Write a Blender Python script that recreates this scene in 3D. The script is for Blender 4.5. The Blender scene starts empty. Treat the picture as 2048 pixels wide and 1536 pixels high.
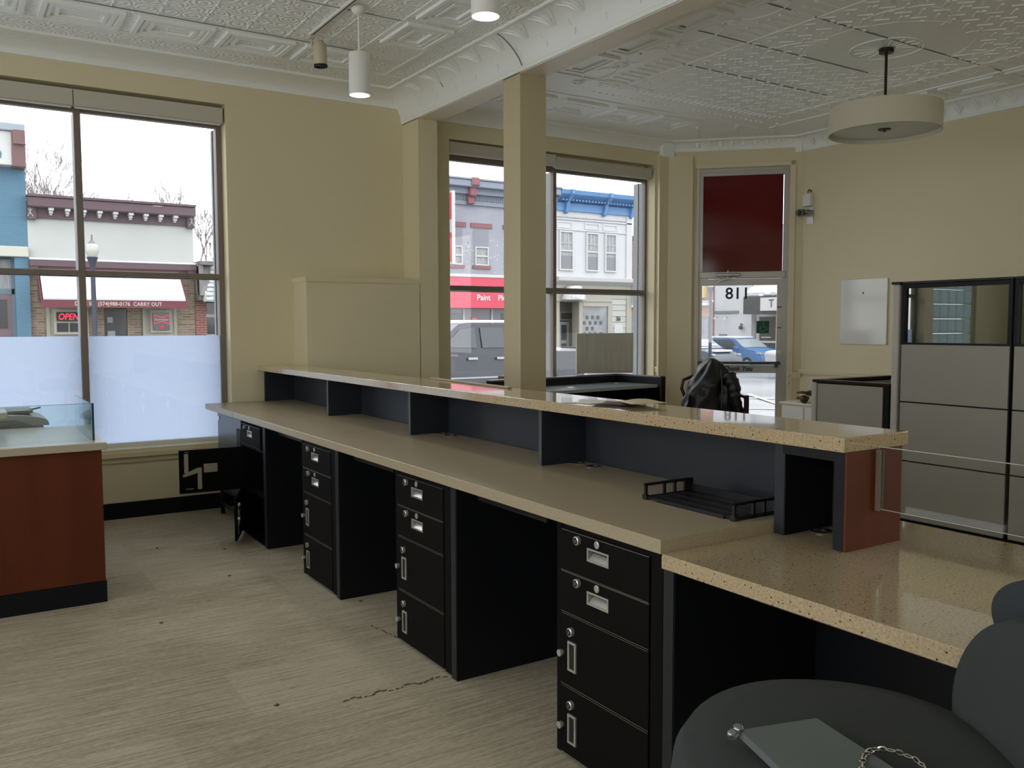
import bpy, bmesh, math, random
from mathutils import Vector, Matrix
random.seed(7)
SC = bpy.context.scene
COL = SC.collection
PI = math.pi

# ------------------------------------------------------------------ helpers
def lin(c):
    c = c / 255.0
    return c / 12.92 if c <= 0.04045 else ((c + 0.055) / 1.055) ** 2.4
def S(r, g, b):
    return (lin(r), lin(g), lin(b))

class MB:
    """collects shapes, then links them as ONE mesh object"""
    def __init__(s):
        s.bm = bmesh.new(); s.cur = 0
    def _v(s, p):
        return s.bm.verts.new(p)
    def face(s, vs):
        try:
            f = s.bm.faces.new(vs); f.material_index = s.cur; return f
        except ValueError:
            return None
    def poly(s, pts):
        return s.face([s._v(p) for p in pts])
    def hexa(s, p):
        v = [s._v(q) for q in p]
        fs = []
        for i in ((0,3,2,1),(4,5,6,7),(0,1,5,4),(1,2,6,5),(2,3,7,6),(3,0,4,7)):
            fs.append(s.face([v[k] for k in i]))
        return v, fs
    def box(s, x0, y0, z0, x1, y1, z1, bev=0.0, seg=2):
        if x0 > x1: x0, x1 = x1, x0
        if y0 > y1: y0, y1 = y1, y0
        if z0 > z1: z0, z1 = z1, z0
        v, fs = s.hexa([(x0,y0,z0),(x1,y0,z0),(x1,y1,z0),(x0,y1,z0),(x0,y0,z1),(x1,y0,z1),(x1,y1,z1),(x0,y1,z1)])
        if bev > 0:
            es = list({e for f in fs for e in f.edges})
            bmesh.ops.bevel(s.bm, geom=es, offset=bev, segments=seg, affect='EDGES', profile=0.5, material=-1)
        return s
    def obox(s, c, dims, rot=(0,0,0), bev=0.0, seg=2):
        m = Matrix.Translation(c) @ (Matrix.Rotation(rot[2],4,'Z') @ Matrix.Rotation(rot[1],4,'Y') @ Matrix.Rotation(rot[0],4,'X'))
        a,b,d = dims[0]/2, dims[1]/2, dims[2]/2
        v, fs = s.hexa([m @ Vector(q) for q in [(-a,-b,-d),(a,-b,-d),(a,b,-d),(-a,b,-d),(-a,-b,d),(a,-b,d),(a,b,d),(-a,b,d)]])
        if bev > 0:
            es = list({e for f in fs for e in f.edges})
            bmesh.ops.bevel(s.bm, geom=es, offset=bev, segments=seg, affect='EDGES', profile=0.5, material=-1)
        return s
    def tube(s, pts, r, seg=8, cap=True, closed=False):
        pts = [Vector(p) for p in pts]
        n = len(pts)
        rs = r if isinstance(r, (list, tuple)) else [r]*n
        rings = []
        up = None
        for i, p in enumerate(pts):
            if closed:
                d = pts[(i+1) % n] - pts[i-1]
            else:
                d = pts[min(i+1, n-1)] - pts[max(i-1, 0)]
            if d.length < 1e-9: d = Vector((0,0,1))
            d.normalize()
            if up is None:
                a = Vector((0,0,1)) if abs(d.z) < 0.9 else Vector((1,0,0))
                up = (a - d * a.dot(d)).normalized()
            else:
                up = up - d * up.dot(d)
                if up.length < 1e-6:
                    a = Vector((0,0,1)) if abs(d.z) < 0.9 else Vector((1,0,0))
                    up = a - d * a.dot(d)
                up.normalize()
            q = d.cross(up)
            rings.append([s._v(p + (up*math.cos(2*PI*k/seg) + q*math.sin(2*PI*k/seg)) * rs[i]) for k in range(seg)])
        m = n if closed else n-1
        for i in range(m):
            a, b = rings[i], rings[(i+1) % n]
            for k in range(seg):
                s.face([a[k], a[(k+1)%seg], b[(k+1)%seg], b[k]])
        if cap and not closed:
            s.face(list(reversed(rings[0]))); s.face(rings[-1])
        return s
    def cyl(s, p0, p1, r0, r1=None, seg=24, cap=True):
        return s.tube([p0, p1], [r0, r0 if r1 is None else r1], seg, cap)
    def lathe(s, prof, c=(0,0,0), seg=32, axis='Z', sx=1, sy=1):
        rings = []
        c = Vector(c)
        for r, z in prof:
            if r < 1e-6:
                p = Vector((0,0,z))
                if axis == 'X': p = Vector((z,0,0))
                if axis == 'Y': p = Vector((0,z,0))
                rings.append([s._v(c + p)])
            else:
                ring = []
                for k in range(seg):
                    t = 2*PI*k/seg
                    a, b = r*math.cos(t)*sx, r*math.sin(t)*sy
                    p = Vector((a,b,z))
                    if axis == 'X': p = Vector((z,a,b))
                    if axis == 'Y': p = Vector((b,z,a))
                    ring.append(s._v(c + p))
                rings.append(ring)
        for a, b in zip(rings[:-1], rings[1:]):
            if len(a) == 1 and len(b) == 1: continue
            for k in range(seg):
                k2 = (k+1) % seg
                if len(a) == 1: s.face([a[0], b[k2], b[k]])
                elif len(b) == 1: s.face([a[k], a[k2], b[0]])
                else: s.face([a[k], a[k2], b[k2], b[k]])
        return s
    def prism(s, pts, d):
        """closed polygon pts (3D) extruded by vector d"""
        d = Vector(d)
        a = [s._v(p) for p in pts]
        b = [s._v(Vector(p) + d) for p in pts]
        n = len(a)
        s.face(list(reversed(a))); s.face(b)
        for i in range(n):
            s.face([a[i], a[(i+1)%n], b[(i+1)%n], b[i]])
        return s
    def grid(s, fn, nu, nv, closed_u=False):
        g = [[s._v(fn(i/(nu if closed_u else nu-1), j/(nv-1))) for j in range(nv)] for i in range(nu)]
        for i in range(nu if closed_u else nu-1):
            for j in range(nv-1):
                i2 = (i+1) % nu
                s.face([g[i][j], g[i2][j], g[i2][j+1], g[i][j+1]])
        return g
    def sphere(s, c, r, seg=20, rings=12):
        rx, ry, rz = r if isinstance(r, (list, tuple)) else (r, r, r)
        prof = [(math.sin(PI*k/rings), -math.cos(PI*k/rings)*rz) for k in range(rings+1)]
        prof[0] = (0, -rz); prof[-1] = (0, rz)
        return s.lathe(prof, c, seg, 'Z', rx, ry)
    def frame(s, axis, at, depth, u0, v0, u1, v1, w):
        """rectangular ring; axis 'X' -> plane yz at x=at..at+depth, 'Y' -> plane xz, 'Z' -> plane xy"""
        def b(a0, c0, a1, c1):
            if axis == 'X': s.box(at, a0, c0, at+depth, a1, c1)
            elif axis == 'Y': s.box(a0, at, c0, a1, at+depth, c1)
            else: s.box(a0, c0, at, a1, c1, at+depth)
        b(u0, v0, u1, v0+w); b(u0, v1-w, u1, v1); b(u0, v0+w, u0+w, v1-w); b(u1-w, v0+w, u1, v1-w)
        return s
    def build(s, name, mats, parent=None, smooth=False, ang=40, recalc=True):
        if recalc: bmesh.ops.recalc_face_normals(s.bm, faces=s.bm.faces)
        me = bpy.data.meshes.new(name)
        s.bm.to_mesh(me); s.bm.free()
        if not isinstance(mats, (list, tuple)): mats = [mats]
        for m in mats: me.materials.append(m)
        o = bpy.data.objects.new(name, me)
        COL.objects.link(o)
        if parent is not None: o.parent = parent
        if smooth:
            for p in me.polygons: p.use_smooth = True
            try:
                me.set_sharp_from_angle(angle=math.radians(ang))
            except Exception:
                pass
        return o

def tag(o, label, cat, group=None):
    o['label'] = label; o['category'] = cat
    if group: o['group'] = group
    return o
def thing(name, label, cat, loc=(0,0,0), rotz=0.0, group=None):
    o = bpy.data.objects.new(name, None)
    o.empty_display_size = 0.1
    COL.objects.link(o)
    o.location = loc; o.rotation_euler = (0,0,rotz)
    return tag(o, label, cat, group)
def struct(o):
    o['kind'] = 'structure'; return o
def sempty(name, loc=(0,0,0), rotz=0.0):
    o = bpy.data.objects.new(name, None); o.empty_display_size = 0.1
    COL.objects.link(o); o.location = loc; o.rotation_euler = (0,0,rotz)
    return struct(o)
KIDS = {}
def children_of(o):
    return [c for c in COL.objects if c.parent is o]
def copy_tree(o, parent=None):
    c = o.copy(); COL.objects.link(c)
    if parent is not None: c.parent = parent
    for k in children_of(o): copy_tree(k, c)
    return c
def dup(o, loc, label, rotz=None):
    c = copy_tree(o); c.location = loc
    if rotz is not None: c.rotation_euler = (0,0,rotz)
    c['label'] = label
    return c
def text_mesh(name, body, size, mat, M, parent=None, shear=0.0, extrude=0.004, align='CENTER', bold=0.0, space=1.0, sx=1.0, fit=None):
    """flat lettering turned into a mesh; M places the local xy plane of the letters"""
    cu = bpy.data.curves.new(name, 'FONT')
    cu.body = body; cu.size = size; cu.shear = shear; cu.extrude = extrude
    cu.align_x = align; cu.align_y = 'CENTER'; cu.offset = bold; cu.space_character = space
    cu.resolution_u = 3
    t = bpy.data.objects.new(name, cu); COL.objects.link(t)
    dg = bpy.context.evaluated_depsgraph_get(); dg.update()
    me = bpy.data.meshes.new_from_object(t.evaluated_get(dg))
    bpy.data.objects.remove(t); bpy.data.curves.remove(cu)
    if fit:
        xs = [v.co.x for v in me.vertices]; sx = fit/(max(xs)-min(xs))
    me.transform(Matrix.Diagonal((sx,1,1,1)))
    me.transform(M)
    if M.determinant() * sx < 0: me.flip_normals()
    me.materials.clear(); me.materials.append(mat)
    o = bpy.data.objects.new(name, me); COL.objects.link(o)
    if parent is not None: o.parent = parent
    return o
def MAT_Y(x, y, z):
    """letters in the xz plane, read from -y"""
    return Matrix.Translation((x,y,z)) @ Matrix.Rotation(PI/2, 4, 'X')
def MAT_X(x, y, z):
    """letters in the yz plane, read from -x (text runs towards -y)"""
    return Matrix.Translation((x,y,z)) @ Matrix.Rotation(-PI/2, 4, 'Z') @ Matrix.Rotation(PI/2, 4, 'X')

# ------------------------------------------------------------------ materials
def mat(name, col, rough=0.5, metal=0.0, spec=0.5, var=None, bump=None, emit=None, coat=0.0, stretch=None):
    m = bpy.data.materials.new(name); m.use_nodes = True
    nt = m.node_tree; N = nt.nodes; L = nt.links
    b = N['Principled BSDF']
    b.inputs['Base Color'].default_value = (*col, 1)
    b.inputs['Roughness'].default_value = rough
    b.inputs['Metallic'].default_value = metal
    b.inputs['Specular IOR Level'].default_value = spec
    if coat: b.inputs['Coat Weight'].default_value = coat; b.inputs['Coat Roughness'].default_value = 0.08
    if emit:
        b.inputs['Emission Color'].default_value = (*emit[0], 1); b.inputs['Emission Strength'].default_value = emit[1]
    if var or bump:
        tc = N.new('ShaderNodeTexCoord'); mp = N.new('ShaderNodeMapping')
        L.new(tc.outputs['Object'], mp.inputs['Vector'])
        if stretch: mp.inputs['Scale'].default_value = stretch
    if var:
        nz = N.new('ShaderNodeTexNoise'); nz.inputs['Scale'].default_value = var[0]; nz.inputs['Detail'].default_value = 6
        L.new(mp.outputs[0], nz.inputs['Vector'])
        rp = N.new('ShaderNodeValToRGB')
        k = var[1]
        c2 = var[2] if len(var) > 2 else tuple(min(1, c*(1+k)) for c in col)
        c1 = col if len(var) > 2 else tuple(c*(1-k) for c in col)
        rp.color_ramp.elements[0].position = 0.35; rp.color_ramp.elements[1].position = 0.65
        rp.color_ramp.elements[0].color = (*c1, 1); rp.color_ramp.elements[1].color = (*c2, 1)
        L.new(nz.outputs['Fac'], rp.inputs['Fac']); L.new(rp.outputs['Color'], b.inputs['Base Color'])
    if bump:
        n2 = N.new('ShaderNodeTexNoise'); n2.inputs['Scale'].default_value = bump[0]; n2.inputs['Detail'].default_value = 4
        L.new(mp.outputs[0], n2.inputs['Vector'])
        bp = N.new('ShaderNodeBump'); bp.inputs['Strength'].default_value = bump[1]; bp.inputs['Distance'].default_value = bump[2] if len(bump) > 2 else 0.01
        L.new(n2.outputs['Fac'], bp.inputs['Height']); L.new(bp.outputs['Normal'], b.inputs['Normal'])
    return m

def granite(name, base, rough, dark=0.5, speck=True, fleck=(0.035,0.02,0.01)):
    m = mat(name, base, rough)
    nt = m.node_tree; N = nt.nodes; L = nt.links; b = N['Principled BSDF']
    tc = N.new('ShaderNodeTexCoord')
    nz = N.new('ShaderNodeTexNoise'); nz.inputs['Scale'].default_value = 130; nz.inputs['Detail'].default_value = 3
    L.new(tc.outputs['Object'], nz.inputs['Vector'])
    rp = N.new('ShaderNodeValToRGB')
    rp.color_ramp.elements[0].position = 0.3; rp.color_ramp.elements[1].position = 0.7
    rp.color_ramp.elements[0].color = (*[c*(1-0.28*dark) for c in base], 1)
    rp.color_ramp.elements[1].color = (*[c*(1+0.2*dark) for c in base], 1)
    L.new(nz.outputs['Fac'], rp.inputs['Fac'])
    out = rp.outputs['Color']
    if speck:
        for sc, th in ((75, 0.19), (150, 0.18)):
            vo = N.new('ShaderNodeTexVoronoi'); vo.inputs['Scale'].default_value = sc
            L.new(tc.outputs['Object'], vo.inputs['Vector'])
            wn = N.new('ShaderNodeTexWhiteNoise'); wn.noise_dimensions = '3D'
            L.new(vo.outputs['Position'], wn.inputs['Vector'])
            lt = N.new('ShaderNodeMath'); lt.operation = 'LESS_THAN'; lt.inputs[1].default_value = th
            L.new(vo.outputs['Distance'], lt.inputs[0])
            l2 = N.new('ShaderNodeMath'); l2.operation = 'LESS_THAN'; l2.inputs[1].default_value = 0.36
            L.new(wn.outputs['Value'], l2.inputs[0])
            mu = N.new('ShaderNodeMath'); mu.operation = 'MULTIPLY'
            L.new(lt.outputs[0], mu.inputs[0]); L.new(l2.outputs[0], mu.inputs[1])
            mx = N.new('ShaderNodeMix'); mx.data_type = 'RGBA'
            L.new(mu.outputs[0], mx.inputs[0]); L.new(out, mx.inputs[6]); mx.inputs[7].default_value = (*fleck, 1)
            out = mx.outputs[2]
    L.new(out, b.inputs['Base Color'])
    return m

def pane(name, tint=(1,1,1), fac=0.06, rough=0.0):
    """thin glass: mostly clear, a little mirror, more towards grazing angles"""
    m = bpy.data.materials.new(name); m.use_nodes = True
    nt = m.node_tree; N = nt.nodes; L = nt.links
    N.remove(N['Principled BSDF'])
    tr = N.new('ShaderNodeBsdfTransparent'); tr.inputs[0].default_value = (*tint, 1)
    gl = N.new('ShaderNodeBsdfGlossy'); gl.inputs['Roughness'].default_value = rough
    lw = N.new('ShaderNodeLayerWeight'); lw.inputs['Blend'].default_value = 0.15
    mp = N.new('ShaderNodeMapRange'); mp.inputs['To Min'].default_value = fac; mp.inputs['To Max'].default_value = 0.7
    L.new(lw.outputs['Fresnel'], mp.inputs['Value'])
    mx = N.new('ShaderNodeMixShader')
    L.new(mp.outputs[0], mx.inputs[0]); L.new(tr.outputs[0], mx.inputs[1]); L.new(gl.outputs[0], mx.inputs[2])
    L.new(mx.outputs[0], N['Material Output'].inputs['Surface'])
    return m

def frosted(name, col, thru=0.85):
    m = bpy.data.materials.new(name); m.use_nodes = True
    nt = m.node_tree; N = nt.nodes; L = nt.links
    N.remove(N['Principled BSDF'])
    tl = N.new('ShaderNodeBsdfTranslucent'); tl.inputs[0].default_value = (*col, 1)
    df = N.new('ShaderNodeBsdfDiffuse'); df.inputs[0].default_value = (*col, 1)
    mx = N.new('ShaderNodeMixShader'); mx.inputs[0].default_value = 1-thru
    L.new(tl.outputs[0], mx.inputs[1]); L.new(df.outputs[0], mx.inputs[2])
    L.new(mx.outputs[0], N['Material Output'].inputs['Surface'])
    return m

def brick(name, c1, c2, mortar, sx, sy, axis='Y', rough=0.85):
    m = mat(name, c1, rough)
    nt = m.node_tree; N = nt.nodes; L = nt.links; b = N['Principled BSDF']
    tc = N.new('ShaderNodeTexCoord'); sp = N.new('ShaderNodeSeparateXYZ'); cb = N.new('ShaderNodeCombineXYZ')
    L.new(tc.outputs['Object'], sp.inputs[0])
    L.new(sp.outputs['X' if axis == 'Y' else 'Y'], cb.inputs['X']); L.new(sp.outputs['Z'], cb.inputs['Y'])
    br = N.new('ShaderNodeTexBrick'); br.inputs['Scale'].default_value = 1.0
    br.inputs['Brick Width'].default_value = sx; br.inputs['Row Height'].default_value = sy
    br.inputs['Mortar Size'].default_value = sy*0.12
    br.inputs['Color1'].default_value = (*c1,1); br.inputs['Color2'].default_value = (*c2,1); br.inputs['Mortar'].default_value = (*mortar,1)
    L.new(cb.outputs[0], br.inputs['Vector']); L.new(br.outputs['Color'], b.inputs['Base Color'])
    return m

WALLC = (0.70, 0.628, 0.425)
M_wall = mat('cream_paint', WALLC, 0.6, bump=(220, 0.08, 0.002))
M_colshade = mat('column_paint_shaded', (0.53, 0.455, 0.29), 0.6, bump=(220, 0.08, 0.002))  # wall cream darkened: the column's shade is put into its colour
M_trim = mat('cream_trim_paint', (0.72, 0.635, 0.42), 0.42)
M_beam = mat('beam_paint', (0.76, 0.70, 0.57), 0.45)
M_white = mat('white_enamel', (0.74, 0.74, 0.70), 0.4)
M_bronze = mat('bronze_frame', (0.20, 0.165, 0.135), 0.45)
M_alu = mat('aluminium', (0.42, 0.41, 0.37), 0.38, metal=0.55)
M_cassette = mat('blind_fabric', (0.52, 0.50, 0.42), 0.7)
M_glass = pane('window_glass')
M_guard = pane('guard_glass', (0.90, 0.97, 0.97), 0.06)
M_guardR = pane('clear_guard_glass', (0.97, 0.985, 0.98), 0.02)
M_edge = mat('glass_edge', (0.02, 0.06, 0.09), 0.15)
M_edgeR = mat('glass_edge_pale', (0.50, 0.52, 0.48), 0.2)
M_film = frosted('frosted_film', (0.60, 0.655, 0.745), 0.92)
M_black = mat('black_laminate', (0.006, 0.0068, 0.009), 0.45, spec=.25)
M_riser = mat('charcoal_laminate', (0.021, 0.025, 0.032), 0.45, spec=.35)
M_edgeband = mat('grey_edge_band', (0.06, 0.068, 0.08), 0.45)
M_cab = mat('black_steel', (0.0045, 0.0042, 0.004), 0.6, spec=.09, bump=(400, 0.05, 0.001))
M_cabedge = mat('worn_steel_edge', (0.35, 0.34, 0.33), 0.35, metal=0.8)
M_chrome = mat('chrome', (0.78, 0.78, 0.78), 0.18, metal=1.0)
M_steel = mat('brushed_steel', (0.55, 0.53, 0.47), 0.35, metal=0.9)
M_hole = mat('dark_recess', (0.008, 0.007, 0.007), 0.6)
M_lam = granite('stone_laminate', (0.40, 0.335, 0.225), 0.30, 0.5, False)
M_gran = granite('tan_granite', (0.48, 0.375, 0.23), 0.10, 0.8, True)
M_gran.node_tree.nodes['Principled BSDF'].inputs['Coat Weight'].default_value = 0.7; M_gran.node_tree.nodes['Principled BSDF'].inputs['Coat Roughness'].default_value = 0.03
M_gran.node_tree.nodes['Principled BSDF'].inputs['Specular IOR Level'].default_value = 0.55
M_quartz = granite('grey_quartz', (0.48, 0.43, 0.34), 0.25, 0.5, False)
M_cherry = mat('cherry_wood', (0.115, 0.027, 0.011), 0.5, spec=.2, var=(9, 0.08), stretch=(1, 1, 0.12))
M_cherry2 = mat('cherry_wood_end', (0.125, 0.030, 0.010), 0.5, spec=.2, var=(9, 0.10), stretch=(1, 1, 0.12))
M_satin = mat('satin_chrome', (0.62, 0.61, 0.58), 0.3, metal=.65)
M_maroon = mat('maroon_wood', (0.045, 0.006, 0.016), 0.3)
M_fab = mat('grey_panel_fabric', (0.36, 0.345, 0.305), 0.95, bump=(600, 0.25, 0.002))
M_post = mat('grey_post', (0.50, 0.48, 0.45), 0.5)
M_blackpl = mat('black_plastic', (0.010, 0.010, 0.011), 0.3)
M_upholst = mat('charcoal_upholstery', (0.037, 0.042, 0.042), 0.95, bump=(700, 0.5, 0.002))
M_folder = mat('grey_folder', (0.125, 0.145, 0.14), 0.6)
M_clear = pane('clear_plastic', (0.80,0.83,0.83), 0.25, 0.05)
M_silver = mat('silver_chain', (0.62, 0.6, 0.56), 0.2, metal=1.0)
M_coat = mat('black_nylon', (0.010, 0.010, 0.012), 0.40, bump=(14, 0.35, 0.02))
M_tanstrip = mat('tan_wood_strip', (0.36, 0.27, 0.17), 0.5)
M_paper = mat('paper', (0.72, 0.70, 0.64), 0.7)
M_buff = mat('buff_paper', (0.52, 0.45, 0.30), 0.7)
M_dkpaper = mat('dark_brown_paper', (0.07, 0.035, 0.03), 0.6)
M_board = mat('grey_back_of_board', (0.58, 0.56, 0.49), 0.8, var=(5, 0.07), stretch=(6, 1, 0.5))
M_gloss = mat('glossy_whiteboard', (0.68, 0.68, 0.64), 0.12, spec=0.5)
M_redfilm = mat('red_transom_film', (0.12, 0.005, 0.007), 0.08, spec=0.35)
M_dkgreen = mat('green_sticker', (0.008, 0.075, 0.045), 0.6)
M_redst = mat('red_sticker', (0.30, 0.01, 0.015), 0.5)
M_decal = mat('dark_vinyl', (0.055, 0.055, 0.055), 0.6)
M_dktxt = mat('dark_lettering', (0.03, 0.04, 0.035), 0.6)
M_brown = mat('brown_leather', (0.085, 0.042, 0.028), 0.55, bump=(60, 0.3, 0.006))
M_printer = mat('printer_grey', (0.42, 0.43, 0.43), 0.45)
M_printer2 = mat('printer_dark_grey', (0.16, 0.165, 0.17), 0.45)
M_purple = mat('violet_folder', (0.045, 0.03, 0.16), 0.5)
M_lampon = mat('lit_diffuser', (0.9, 0.9, 0.88), 0.4, emit=((1, 0.97, 0.90), 3.2))
M_shade = mat('linen_shade', (0.60, 0.56, 0.44), 0.85, bump=(500, 0.2, 0.002))
M_diffuser = mat('frosted_diffuser', (0.60, 0.63, 0.57), 0.4)
M_bronzemetal = mat('dark_bronze', (0.035, 0.025, 0.02), 0.35, metal=0.7)
M_baseb = mat('black_rubber_base', (0.006, 0.007, 0.010), 0.6, spec=.2)
M_cream2 = mat('cream_lamp_metal', (0.52, 0.47, 0.34), 0.4)
M_cubglass = pane('tinted_glass', (0.20, 0.24, 0.23), 0.34)
M_ceil = mat('painted_tin', (0.87, 0.90, 0.875), 0.40)
SKY, EXPO = 3.45, 0.0
# ------------------------------------------------------------------ carpet and tin ceiling materials
def carpet():
    m = mat('striped_carpet_tile', (0.3,0.25,0.18), 0.95, spec=0.1)
    nt = m.node_tree; N = nt.nodes; L = nt.links; b = N['Principled BSDF']
    tc = N.new('ShaderNodeTexCoord')
    mp = N.new('ShaderNodeMapping'); mp.inputs['Scale'].default_value = (3.0, 60, 1)
    L.new(tc.outputs['Object'], mp.inputs['Vector'])
    nz = N.new('ShaderNodeTexNoise'); nz.inputs['Scale'].default_value = 1.0; nz.inputs['Detail'].default_value = 7; nz.inputs['Roughness'].default_value = 0.7
    L.new(mp.outputs[0], nz.inputs['Vector'])
    # tile-to-tile tone
    br = N.new('ShaderNodeTexBrick'); br.inputs['Scale'].default_value = 1.0
    br.inputs['Brick Width'].default_value = 1.0; br.inputs['Row Height'].default_value = 0.5; br.inputs['Mortar Size'].default_value = 0.0
    br.inputs['Color1'].default_value = (0.30,0.30,0.30,1); br.inputs['Color2'].default_value = (0.62,0.62,0.62,1); br.offset = 0.33
    L.new(tc.outputs['Object'], br.inputs['Vector'])
    big = N.new('ShaderNodeTexNoise'); big.inputs['Scale'].default_value = 0.9; big.inputs['Detail'].default_value = 3
    L.new(tc.outputs['Object'], big.inputs['Vector'])
    fine = N.new('ShaderNodeTexNoise'); fine.inputs['Scale'].default_value = 1.0; fine.inputs['Detail'].default_value = 3
    mp2 = N.new('ShaderNodeMapping'); mp2.inputs['Scale'].default_value = (30, 170, 1)
    L.new(tc.outputs['Object'], mp2.inputs['Vector']); L.new(mp2.outputs[0], fine.inputs['Vector'])
    def mth(op, a, k):
        n = N.new('ShaderNodeMath'); n.operation = op
        L.new(a, n.inputs[0])
        if isinstance(k, (int, float)): n.inputs[1].default_value = k
        else: L.new(k, n.inputs[1])
        return n.outputs[0]
    a = mth('MULTIPLY', nz.outputs['Fac'], 0.70)
    a = mth('ADD', a, mth('MULTIPLY', br.outputs['Color'], 0.20))
    a = mth('ADD', a, mth('MULTIPLY', big.outputs['Fac'], 0.32))
    a = mth('ADD', a, mth('MULTIPLY', fine.outputs['Fac'], 0.36))
    rp = N.new('ShaderNodeValToRGB')
    e = rp.color_ramp.elements
    e[0].position = 0.47; e[1].position = 0.88
    e[0].color = (0.12,0.092,0.062,1); e[1].color = (0.50,0.44,0.33,1)
    x = rp.color_ramp.elements.new(0.66); x.color = (0.285,0.24,0.17,1)
    L.new(a, rp.inputs['Fac']); L.new(rp.outputs['Color'], b.inputs['Base Color'])
    bp = N.new('ShaderNodeBump'); bp.inputs['Strength'].default_value = 0.35; bp.inputs['Distance'].default_value = 0.006
    L.new(fine.outputs['Fac'], bp.inputs['Height']); L.new(bp.outputs['Normal'], b.inputs['Normal'])
    return m
M_floor = carpet()

def tin(name, kind):
    m = mat(name, (0.87,0.90,0.875), 0.40)
    nt = m.node_tree; N = nt.nodes; L = nt.links; b = N['Principled BSDF']
    tc = N.new('ShaderNodeTexCoord')
    def mth(op, a, k=None):
        n = N.new('ShaderNodeMath'); n.operation = op
        L.new(a, n.inputs[0])
        if isinstance(k, (int, float)): n.inputs[1].default_value = k
        elif k is not None: L.new(k, n.inputs[1])
        return n.outputs[0]
    if kind == 'swirl':
        vo = N.new('ShaderNodeTexVoronoi'); vo.inputs['Scale'].default_value = 6.56; vo.inputs['Randomness'].default_value = 0.12
        L.new(tc.outputs['Object'], vo.inputs['Vector'])
        nz = N.new('ShaderNodeTexNoise'); nz.inputs['Scale'].default_value = 14; nz.inputs['Detail'].default_value = 3
        L.new(tc.outputs['Object'], nz.inputs['Vector'])
        rad = mth('ADD', mth('MULTIPLY', vo.outputs['Distance'], 26), mth('MULTIPLY', nz.outputs['Fac'], 9))
        h = mth('SINE', rad)
        st, di = 0.5, 0.006
    elif kind == 'lattice':
        sp = N.new('ShaderNodeSeparateXYZ'); L.new(tc.outputs['Object'], sp.inputs[0])
        u = mth('ADD', sp.outputs['X'], sp.outputs['Y']); v = mth('SUBTRACT', sp.outputs['X'], sp.outputs['Y'])
        a = mth('ABSOLUTE', mth('SINE', mth('MULTIPLY', u, 11.0))); c = mth('ABSOLUTE', mth('SINE', mth('MULTIPLY', v, 11.0)))
        ra = mth('LESS_THAN', a, 0.16); rc = mth('LESS_THAN', c, 0.16)
        nz = N.new('ShaderNodeTexNoise'); nz.inputs['Scale'].default_value = 22; nz.inputs['Detail'].default_value = 5
        L.new(tc.outputs['Object'], nz.inputs['Vector'])
        gt = mth('GREATER_THAN', nz.outputs['Fac'], 0.47)
        h = mth('ADD', mth('MULTIPLY', mth('MAXIMUM', ra, rc), gt), mth('MULTIPLY', nz.outputs['Fac'], 0.9))
        st, di = 0.55, 0.008
    else:
        nz = N.new('ShaderNodeTexNoise'); nz.inputs['Scale'].default_value = 18; nz.inputs['Detail'].default_value = 4
        L.new(tc.outputs['Object'], nz.inputs['Vector']); h = nz.outputs['Fac']; st, di = 0.35, 0.01
    bp = N.new('ShaderNodeBump'); bp.inputs['Strength'].default_value = st; bp.inputs['Distance'].default_value = di
    L.new(h, bp.inputs['Height']); L.new(bp.outputs['Normal'], b.inputs['Normal'])
    return m
M_tinL = tin('tin_swirl_field', 'swirl')
M_tinR = tin('tin_lattice_field', 'lattice')
M_tinC = tin('tin_cove', 'cove')
M_seam = mat('dark_seam', (0.20,0.21,0.20), 0.8)

# ------------------------------------------------------------------ room shell
XW, XE, YS, YN = -3.2, 8.32, -4.2, 7.80
ZL, ZR = 3.80, 3.75
S2 = 2 ** -0.5
B = MB(); B.poly([(XW-.2,YS-.2,0),(XE+.2,YS-.2,0),(XE+.2,6.70,0),(7.22,YN+.05,0),(XW-.2,YN+.05,0)])
floor = struct(B.build('floor', M_floor))
# frayed carpet seam by the second pedestal and a few bits of debris
B = MB()
random.seed(3)
for k in range(34):
    x = 1.36 + k*0.0147 + random.uniform(-.006,.006); y = 3.43 + .012*math.sin(k*.7) + random.uniform(-.004,.004)
    B.obox((x,y,0.002),(0.02*random.uniform(.3,1.2),0.004*random.uniform(.5,1.6),0.004),(0,0,random.uniform(-.6,.6)))
for k in range(12):
    B.obox((1.83+k*.004+random.uniform(-.006,.006), 4.24-k*.021, .002),(.006,.012*random.uniform(.4,1.3),.004),(0,0,random.uniform(-.4,.4)))
for x, y in ((1.95,4.66),(1.1,3.55),(1.45,5.6),(1.2,6.6),(1.6,6.3),(.9,4.9)): B.obox((x,y,.003),(.018,.012,.006),(0,0,x*9))
B.build('frayed_seam', mat('frayed_carpet', (0.15,0.12,0.08), 0.95), floor)

def wall_holes(B, x0, x1, z0, z1, y0, y1, holes):
    """wall along x from y0 to y1 with rectangular openings (hx0,hx1,hz0,hz1)"""
    xs = sorted({x0, x1, *[h[0] for h in holes], *[h[1] for h in holes]})
    for a, b in zip(xs[:-1], xs[1:]):
        hs = [h for h in holes if h[0] <= a + 1e-6 and h[1] >= b - 1e-6]
        z = z0
        for h in sorted(hs, key=lambda h: h[2]):
            if h[2] > z: B.box(a, y0, z, b, y1, h[2])
            z = h[3]
        if z < z1: B.box(a, y0, z, b, y1, z1)

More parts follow.
